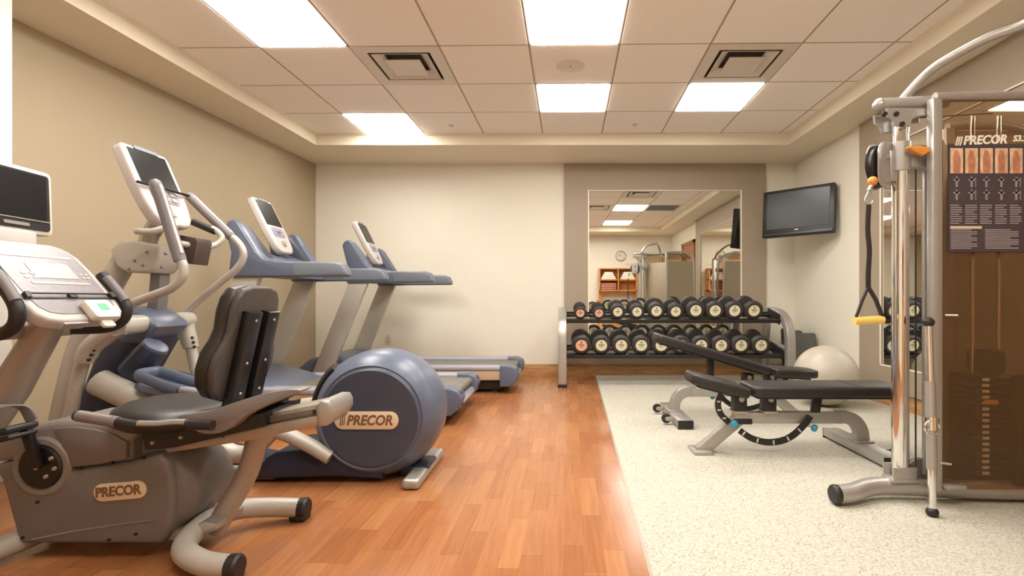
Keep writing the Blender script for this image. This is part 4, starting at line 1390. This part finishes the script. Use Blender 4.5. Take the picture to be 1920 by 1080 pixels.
q = W(729, 636, YB)
t = thing('wall_outlet', 'small white outlet plate low on the cream wall', 'outlet', (q.x, YB, q.z - 0.06))
obj('cover_plate', B().box(q.x - 0.036, q.x + 0.036, YB - 0.007, YB - 0.0005, q.z - 0.06, q.z + 0.06, 0.003), M_WHITEMETAL, t)
for dz in (-0.022, 0.022):
    obj('socket', B().box(q.x - 0.016, q.x + 0.016, YB - 0.009, YB - 0.006, q.z + dz - 0.013, q.z + dz + 0.013, 0.002), M_CONSOLE, t)

# ---------------------------------------------------------------- cable machine
YT = 2.28
cm = thing('cable_machine', 'silver cable machine with smoked weight shroud and exercise placard', 'cable machine', (1.95, YT, 0))
# base tube with foot swinging forward
bp_ = cr([(1.20, 2.21, 0.045), (1.27, 2.22, 0.048), (1.38, 2.27, 0.055), (1.52, 2.28, 0.055), (1.75, 2.26, 0.05), (2.05, 2.24, 0.05), (2.50, 2.24, 0.05)], 5)
bt = obj('base_tube', B().tube(bp_, 0.038, 16, 1.05, (0, 0, 1)), M_SILVER, cm)
obj('end_cap', B().lathe([(-0.004, 0.041), (0.012, 0.042), (0.02, 0.036), (0.022, 0)], bp_[0], Vector((-1, -0.1, 0)), 16), M_BLACK, bt)
obj('rear_base_tube', B().tube([(1.94, 2.60, 0.045), (2.50, 2.60, 0.045)], 0.035, 14), M_SILVER, cm)
obj('base_plate', B().plate([(1.66, 2.25), (2.46, 2.25), (2.46, 2.58), (1.95, 2.58)], 0.07, 0.085), M_BLACK, cm)
for xx, xb in ((1.72, 1.97), (2.44, 2.44)):
    obj('base_cross', B().strip([(xx, 2.24, 0.05), (xb, 2.60, 0.05)], 0.045, 0.06, (0, 0, 1)), M_SILVER, cm)
# chrome guide pole with base bracket
px_ = W(1688, 0, YT).x
obj('guide_pole', B().tube([(px_, YT, 0.09), (px_, YT, 1.70)], 0.0345, 24), M_CHROME, cm)
bb = B()
bb.box(px_ - 0.055, px_ + 0.05, YT - 0.04, YT - 0.032, 0.08, 0.15, 0.006)
bb.box(px_ - 0.055, px_ + 0.05, YT + 0.032, YT + 0.04, 0.08, 0.15, 0.006)
bb.box(px_ - 0.06, px_ + 0.06, YT - 0.045, YT + 0.045, 0.082, 0.098, 0.004)
obj('pole_bracket', bb, M_SILVER, cm)
# frame post and tower frame
fx = W(1752, 0, 2.20).x
obj('frame_post', B().strip([(fx, 2.20, 0.07), (fx, 2.20, 1.755)], 0.042, 0.042, (0, 1, 0)), M_SILVER, cm)
obj('frame_post', B().strip([(1.96, 2.58, 0.06), (1.96, 2.58, 1.755)], 0.042, 0.042, (0, 1, 0)), M_SILVER, cm)
for yy in (2.20, 2.58):
    obj('tower_arch', B().tube(cr([(2.46, yy, 0.06), (2.47, yy, 0.8), (2.46, yy, 1.55), (2.40, yy, 1.70), (2.28, yy, 1.765), (2.15, yy, 1.77), (2.05, yy, 1.77), (fx if yy < 2.3 else 1.96, yy, 1.762)], 5), 0.021, 12), M_SILVER, cm)
tb_ = W(1652, 199, 2.26)
obj('top_tube', B().tube([(tb_.x, 2.27, 1.757), (1.70, 2.24, 1.762)], 0.028, 14), M_SILVER, cm)
obj('top_cap', B().ball((tb_.x, 2.27, 1.757), 0.030, 14), M_SILVER, cm)
# bracket plates at the head of the pole
bb = B()
pl_ = PX([(1656, 206), (1744, 206), (1744, 220), (1716, 222), (1704, 228), (1700, 240), (1672, 240), (1668, 228), (1658, 222)], 2.25)
bb.prism(pl_, 2.315, 2.330, 0.004, 1)
obj('head_bracket', bb, M_SILVER, cm)
hb = obj('head_bracket', B().prism(pl_, 2.225, 2.240, 0.004, 1), M_SILVER, cm)
bolt_set('bolt', M_BLACK, hb, [(W(px, py, 2.225).x, 2.225, W(px, py, 2.225).z) for px, py in ((1680, 214), (1691, 233), (1658, 214))], ((-0.008, 0), (-0.008, 0.010), (0.002, 0.012)), 'Y', 12)
# overhead arch to the second post nearer the doorway
ap = cr([W(1690, 190, 2.30), W(1728, 148, 2.26), W(1767, 117, 2.2), W(1850, 72, 2.1), W(1930, 41, 2.0), (1.93, 1.72, 2.03), (2.04, 1.42, 2.0), (2.13, 1.15, 1.88), (2.18, 1.0, 1.74)], 6)
obj('overhead_arch', B().tube(ap, 0.020, 14), M_SILVER, cm)
obj('rear_post', B().strip([(2.18, 1.0, 0.05), (2.18, 1.0, 1.77)], 0.06, 0.06, (0, 1, 0)), M_SILVER, cm)
obj('rear_post_foot', B().box(1.92, 2.44, 0.95, 1.05, 0.0, 0.055, 0.01), M_SILVER, cm)
# sliding carriage with pulley and orange lever
cx_ = px_
cz_ = W(0, 296, YT).z
cg = obj('carriage', B().tube([(cx_, YT, W(0, 322, YT).z), (cx_, YT, W(0, 268, YT).z)], 0.042, 20), M_SILVER, cm)
bb = B()
bb.box(cx_, W(1744, 0, YT).x, YT - 0.03, YT + 0.03, W(0, 317, YT).z, W(0, 275, YT).z, 0.006)
obj('carriage_block', bb, M_SILVER, cm)
obj('lever', B().prism(PX([(1702, 275), (1722, 274), (1741, 277), (1741, 285), (1730, 292), (1718, 288), (1702, 278)], 2.21), 2.20, 2.225, 0.006, 2), M_ORANGE, cm, label='orange adjusting lever')
for z_ in (W(0, 270, YT).z, W(0, 322, YT).z):
    obj('carriage_pin', B().tube([(W(1662, 0, YT).x, YT, z_), (cx_, YT, z_)], 0.008, 8), M_SILVER, cm)
pc = W(1650, 312, YT)
pd = Vector((0.5, -0.866, 0)).normalized()
obj('pulley', B().lathe([(-0.014, 0), (-0.014, 0.095), (-0.006, 0.085), (0.006, 0.085), (0.014, 0.095), (0.014, 0)], pc, pd, 36), M_BLACK, cm)
Mf = frame(pc, Vector((0.866, 0.5, 0)), (0, 0, 1))
for k_ in (-1, 1):
    fp = obj('pulley_fork', B().plate(rrect(0.125, 0.205, 0.058, 7), k_ * 0.024 - 0.004, k_ * 0.024 + 0.004, Mf, 0.002, 1), M_SILVER, cm)
    bolt_set('bolt', M_TAUPEMETAL if k_ > 0 else M_BLACK, fp, [Mf @ Vector((0.01, dz, k_ * 0.028)) for dz in (0.035, -0.07)], ((-0.002, 0.012), (0.006, 0.010), (0.006, 0)), pd * k_, 12)
obj('carriage_arm', B().box(pc.x + 0.035, cx_ - 0.03, YT - 0.016, YT + 0.016, pc.z - 0.07, pc.z + 0.07, 0.006), M_SILVER, cm)
# numbered hole strip and cables
hx = W(1741, 0, 2.23).x
ns = obj('number_strip', B().strip([(hx, 2.245, 0.12), (hx, 2.245, W(0, 318, 2.23).z)], 0.02, 0.026, (0, 1, 0)), M_SILVER, cm)
for i in range(26):
    z_ = 0.40 + i * 0.042
    obj('strip_hole', B().lathe([(-0.001, 0), (-0.001, 0.006), (0.002, 0.006)], (hx, 2.234, z_), 'Y', 8), M_BLACK, ns)
ccx = W(1717, 0, YT).x
obj('cable', B().tube([(ccx, YT, 0.12), (ccx, YT, W(0, 318, YT).z)], 0.0035, 8), M_BLACK, cm)
obj('cable', B().tube([(px_ + 0.03, YT + 0.06, 1.72), (2.02, YT + 0.1, 1.78 - 0.02)], 0.003, 6), M_BLACK, cm)
lw = obj('lower_pulley', B().lathe([(-0.012, 0), (-0.012, 0.062), (-0.005, 0.056), (0.005, 0.056), (0.012, 0.062), (0.012, 0)], (W(1726, 0, YT).x, YT + 0.01, 0.115), 'Y', 28), M_PANGREY, cm)
# shrouds
obj('front_shroud', B().box(fx + 0.022, 2.445, 2.185, 2.192, 0.075, 1.745), M_SHROUD, cm)
obj('rear_shroud', B().box(1.985, 2.445, 2.585, 2.592, 0.075, 1.60), M_SHROUDBACK, cm)
obj('side_shroud', B().strip([(fx + 0.045, 2.215, 0.835), (1.99, 2.575, 0.835)], 1.5, 0.006, (0, 0, 1)), M_SHROUDBACK, cm)
obj('rear_top_window', B().box(1.985, 2.40, 2.585, 2.592, 1.63, 1.745), M_SHROUD, cm)
for x_, z_ in ((1787, 591), (1775, 868)):
    q = W(x_, z_, 2.18)
    obj('shroud_pin', B().cyl((q.x - 0.03, 2.185, q.z), (q.x + 0.006, 2.16, q.z), 0.005, 8), M_SILVER, cm)
obj('foot_step', B().box(W(1762, 0, 2.2).x, W(1800, 0, 2.2).x, 2.16, 2.25, 0.082, 0.10, 0.004), M_SILVER, cm)
# weight stack
sx0, sx1 = W(1806, 0, 2.35).x, W(1896, 0, 2.35).x
for i in range(17):
    z0 = 0.10 + i * 0.0262
    pl = obj('weight_plate', B().box(sx0, sx1, 2.28, 2.44, z0, z0 + 0.0245, 0.003, 1), M_BLACKGLOSS, cm)
    q0 = W(1848, 0, 2.28).x
    obj('plate_number', B().box(q0 - 0.016, q0 + 0.014, 2.276, 2.281, z0 + 0.006, z0 + 0.019), M_WHITETEXT, pl)
obj('stack_head', B().box(sx0 + 0.05, sx1 - 0.05, 2.31, 2.41, 0.55, 0.66, 0.02), M_BLACK, cm)
for xx in (sx0 + 0.05, sx1 - 0.05):
    obj('guide_rod', B().tube([(xx, 2.36, 0.085), (xx, 2.36, 1.74)], 0.010, 12), M_CHROME, cm)
obj('selector_pin', B().tube([W(1845, 754, 2.275), W(1872, 755, 2.25)], [0.012, 0.010], 10), M_ORANGE, cm, label='orange selector pin')
obj('stack_guard', B().box(W(1890, 0, 2.25).x, W(1960, 0, 2.25).x, 2.20, 2.24, 0.08, 0.56, 0.006), M_BLACK, cm)
# second stack further along
for i in range(17):
    z0 = 0.10 + i * 0.0262
    obj('weight_plate', B().box(2.24, 2.42, 2.30, 2.44, z0, z0 + 0.0245, 0.003, 1), M_BLACKGLOSS, cm)
# placard
YPL = 2.178
pz0, pz1 = W(0, 472, YPL).z, W(0, 268, YPL).z
qx0, qx1 = W(1779, 0, YPL).x, 2.30
MXZ = Matrix(((1, 0, 0, 0), (0, 0, 1, 0), (0, 1, 0, 0), (0, 0, 0, 1)))
pc_ = obj('placard', B().box(qx0, qx1, YPL, YPL + 0.006, pz0, pz1 - 0.004), M_PLACARD, cm, label='dark exercise chart with photos and diagrams')
cw = (27.9) * YPL / FPX


def zz(py):
    return W(0, py, YPL).z


ncol = int((qx1 - qx0) / cw)
lines = B()
for k in range(ncol):
    skin = B()
    a = qx0 + 0.006 + k * cw
    slope = -0.0026 * 0
    obj('chart_photo', B().box(a, a + cw - 0.010, YPL - 0.002, YPL + 0.001, zz(325), zz(278)), M_PHOTO, pc_)
    m = a + (cw - 0.010) / 2
    skin.plate([(m - 0.014, zz(324)), (m + 0.012, zz(324)), (m + 0.016, zz(300)), (m + 0.006, zz(284)), (m - 0.008, zz(282)), (m - 0.016, zz(296))], YPL - 0.0032, YPL - 0.001, MXZ)
    obj('chart_figure', skin, M_SKINPRINT, pc_)
    for row in (342, 366):
        figs = B()
        figs.plate([(m - 0.004, zz(row + 9)), (m + 0.004, zz(row + 9)), (m + 0.005, zz(row - 6)), (m - 0.005, zz(row - 6))], YPL - 0.002, YPL, MXZ)
        figs.plate([(m - 0.014, zz(row - 3)), (m + 0.014, zz(row - 3)), (m + 0.014, zz(row - 6)), (m - 0.014, zz(row - 6))], YPL - 0.002, YPL, MXZ)
        figs.plate(rrect(0.007, 0.008, 0.003, 3, m, zz(row - 9)), YPL - 0.002, YPL, MXZ)
        if k in (1, 4):
            figs.plate([(m + 0.016, zz(row + 9)), (m + 0.019, zz(row + 9)), (m + 0.019, zz(row - 9)), (m + 0.016, zz(row - 9))], YPL - 0.002, YPL, MXZ)
        obj('chart_diagram', figs, M_PRINTGREY, pc_)
    for j in range(9):
        wd = (cw - 0.014) * (1.0 if (j * 7 + k * 3) % 4 else 0.75)
        lines.box(a, a + wd, YPL - 0.0012, YPL, zz(384 + j * 4.2 + 2.2), zz(384 + j * 4.2))
half_w = (qx1 - qx0) / 2
for j in range(10):
    y_ = 430 + j * 3.8
    lines.box(qx0 + 0.008, qx0 + 0.008 + 0.125 * (0.9 if j % 3 else 0.7), YPL - 0.0012, YPL, zz(y_ + 2.2), zz(y_))
    lines.box(qx0 + 0.155, qx0 + 0.155 + 0.15 * (0.95 if j % 4 else 0.72), YPL - 0.0012, YPL, zz(y_ + 2.2), zz(y_ - 0.2))
obj('chart_text_lines', lines, M_PRINTGREY, pc_)
obj('chart_heading', B().box(qx0 + 0.006, qx0 + 0.14, YPL - 0.0016, YPL, zz(429), zz(424)), M_BADGE, pc_)
bb = B()
logo_bars = B()
Mx = Matrix.Translation((W(1846, 0, YPL).x, YPL - 0.001, W(0, 263, YPL).z)) @ Matrix.Rotation(math.radians(-2), 4, 'Y') @ Matrix.Rotation(math.radians(90), 4, 'X')
bb.text('PRECOR', 0.052, Mx, 0.0012, 0.25, 0.95)
for i in range(3):
    x_ = W(1791, 0, YPL).x + i * 0.0095
    z_ = W(0, 265, YPL).z
    logo_bars.plate([(x_ - 0.001, z_ - 0.018), (x_ + 0.004, z_ - 0.018), (x_ + 0.013, z_ + 0.02), (x_ + 0.008, z_ + 0.02)], YPL - 0.002, YPL, MXZ)
Mx = Matrix.Translation((W(1912, 0, YPL).x, YPL - 0.001, W(0, 260, YPL).z)) @ Matrix.Rotation(math.radians(-2), 4, 'Y') @ Matrix.Rotation(math.radians(90), 4, 'X')
obj('logo_bars', logo_bars, M_WHITETEXT, cm)
obj('model_lettering', B().text('S3.2', 0.036, Mx, 0.0012, 0.2, 1.0), M_WHITETEXT, cm)
obj('brand_lettering', bb, M_WHITETEXT, cm, label='slanted white lettering')

# strap handle hanging from the pulley
YH = 2.16
sh = thing('strap_handle', 'black strap with yellow grip hanging from the pulley', 'cable handle', W(1629, 605, YH))
q = W(1636, 340, YH)
obj('stop_ball', B().ball(q, 0.0205, 16), M_ORANGE, sh, label='orange stop ball')
obj('cable_end', B().cyl(W(1634, 348, YH), W(1629, 358, YH), 0.009, 10), M_SILVER, sh)
pp = P([(1630, 356), (1622, 374), (1624, 382), (1634, 381), (1637, 374), (1632, 358)], YH)
obj('carabiner', B().tube(cr(pp + [pp[0]], 5), 0.0035, 8), M_SILVER, sh)
obj('upper_strap', B().strip(cr(P([(1629, 384), (1627, 430), (1630, 470), (1628, 510), (1628, 540)], YH), 6), 0.006, 0.020, (0, 1, 0)), M_STRAP, sh)
obj('strap_side', B().strip(P([(1628, 538), (1616, 565), (1604, 598)], YH), 0.012, 0.009, (0, 1, 0)), M_STRAP, sh)
obj('strap_side', B().strip(P([(1628, 538), (1642, 562), (1655, 596)], YH), 0.020, 0.010, (0, 1, 0)), M_STRAP, sh)
obj('hand_grip', B().tube(P([(1602, 602), (1656, 599)], YH), 0.0165, 16), M_YELLOW, sh, label='pale yellow foam grip')
# rope hanging behind the trainer (seen in the mirror)
# leaning bar
YL = 2.135
lb = thing('pull_bar', 'chrome pull bar with black ends leaning on the cable machine', 'pull bar', W(1748, 962, 2.09))
obj('bar', B().tube(P([(1741, 612, 2.16), (1746, 800, 2.12), (1748, 955, 2.095)], 0), 0.0155, 14), M_CHROME, lb)
obj('sleeve', B().tube(P([(1744, 715, 2.14), (1747, 880, 2.105)], 0), 0.020, 14), M_SILVER, lb)
obj('collar', B().tube(P([(1745.5, 782, 2.125), (1746, 806, 2.12)], 0), 0.027, 16), M_CHROME, lb)
obj('swivel_ring', B().tube([W(1741, 800, 2.125) + Vector((0.03 * math.cos(a), -0.02, 0.03 * math.sin(a))) for a in [i * math.pi / 8 for i in range(17)]], 0.0045, 8, cap=False), M_CHROME, lb)
for (px, py, Yy) in ((1740.5, 604, 2.16), (1748, 960, 2.093)):
    obj('end_ball', B().ball(W(px, py, Yy), 0.024, 16, (1, 1, 0.9)), M_BLACK, lb)

# ---------------------------------------------------------------- rear of the room, seen in the mirror
HX0, HX1 = 0.92, 1.90
hb = thing('towel_hutch', 'orange wooden cabinet with open towel shelves against rear wall', 'cabinet', (1.4, YR + 0.25, 0))
obj('cabinet_body', B().box(HX0, HX1, YR + 0.015, YR + 0.46, 0.0, 0.86, 0.004), M_SHELFWOOD, hb)
obj('counter_top', B().box(HX0 - 0.02, HX1 + 0.02, YR + 0.01, YR + 0.49, 0.86, 0.89, 0.004), M_SHELFWOOD, hb)
for i in range(2):
    xa = HX0 + 0.02 + i * 0.48
    d_ = obj('cabinet_door', B().box(xa, xa + 0.46, YR + 0.455, YR + 0.475, 0.10, 0.84, 0.004), M_SHELFWOOD, hb)
    obj('door_knob', B().ball((xa + (0.42 if i == 0 else 0.04), YR + 0.485, 0.6), 0.014, 10), M_SILVER, d_)
obj('hutch_back', B().box(HX0 + 0.04, HX1 - 0.04, YR + 0.012, YR + 0.022, 1.10, 1.64), M_SHELFWOOD, hb)
for xx in (HX0 + 0.03, (HX0 + HX1) / 2 - 0.012, HX1 - 0.055):
    obj('upright_panel', B().box(xx, xx + 0.025, YR + 0.02, YR + 0.30, 1.10, 1.65), M_SHELFWOOD, hb)
for xx in (HX0 + 0.03, HX1 - 0.10):
    obj('hutch_leg', B().box(xx, xx + 0.06, YR + 0.05, YR + 0.11, 0.89, 1.10), M_SHELFWOOD, hb)
for z_ in (1.10, 1.36, 1.635):
    obj('shelf_board', B().box(HX0 + 0.03, HX1 - 0.03, YR + 0.02, YR + 0.30, z_, z_ + 0.025), M_SHELFWOOD, hb)
for i in range(2):
    xa = HX0 + 0.08 + i * 0.47
    for j in range(4):
        ww = 0.36 - 0.05 * j
        b = B()
        b.box(xa + (0.36 - ww) / 2, xa + (0.36 + ww) / 2, YR + 0.05, YR + 0.27, 1.387 + j * 0.045, 1.387 + j * 0.045 + 0.044, 0.014, 3)
        single('towel', b, M_TOWELW, 'folded white towel in %s pile on the hutch, %s' % (('door-side' if i else 'doorway-side'), ('bottom one', 'second from bottom', 'third from bottom', 'topmost')[j]), 'towel', (xa + 0.18, YR + 0.16, 1.387 + j * 0.045), 'white towels on the hutch')
for j in range(3):
    b = B()
    xa = HX0 + 0.07
    b.box(xa, xa + 0.38, YR + 0.05, YR + 0.27, 1.127 + j * 0.055, 1.127 + j * 0.055 + 0.054, 0.016, 3)
    single('towel', b, M_TOWELR, 'folded rose towel on the lower hutch shelf, %s' % ('bottom one', 'middle one', 'top one')[j], 'towel', (xa + 0.19, YR + 0.16, 1.127 + j * 0.055), 'rose towels on the hutch')
b = B()
t = thing('wall_clock', 'pale round clock on the wall above the hutch', 'clock', (1.50, YR, 1.85))
obj('rim', B().lathe([(0.001, 0.13), (0.03, 0.13), (0.035, 0.12), (0.03, 0.112), (0.001, 0.112)], (1.50, YR, 1.98), 'Y', 32), M_SILVER, t)
obj('dial', B().lathe([(0.001, 0.0), (0.001, 0.115), (0.016, 0.115), (0.016, 0)], (1.50, YR, 1.98), 'Y', 32), M_WHITEMETAL, t)
bb = B()
bb.box(1.497, 1.503, YR + 0.017, YR + 0.020, 1.98, 2.06)
bb.box(1.44, 1.50, YR + 0.017, YR + 0.020, 1.977, 1.983)
obj('hands', bb, M_BLACK, t)
t = thing('notice_plate', 'small white notice on the wall beside the clock', 'sign', (1.72, YR, 1.74))
obj('plate', B().box(1.62, 1.84, YR + 0.001, YR + 0.008, 1.74, 1.79), M_WHITEMETAL, t)
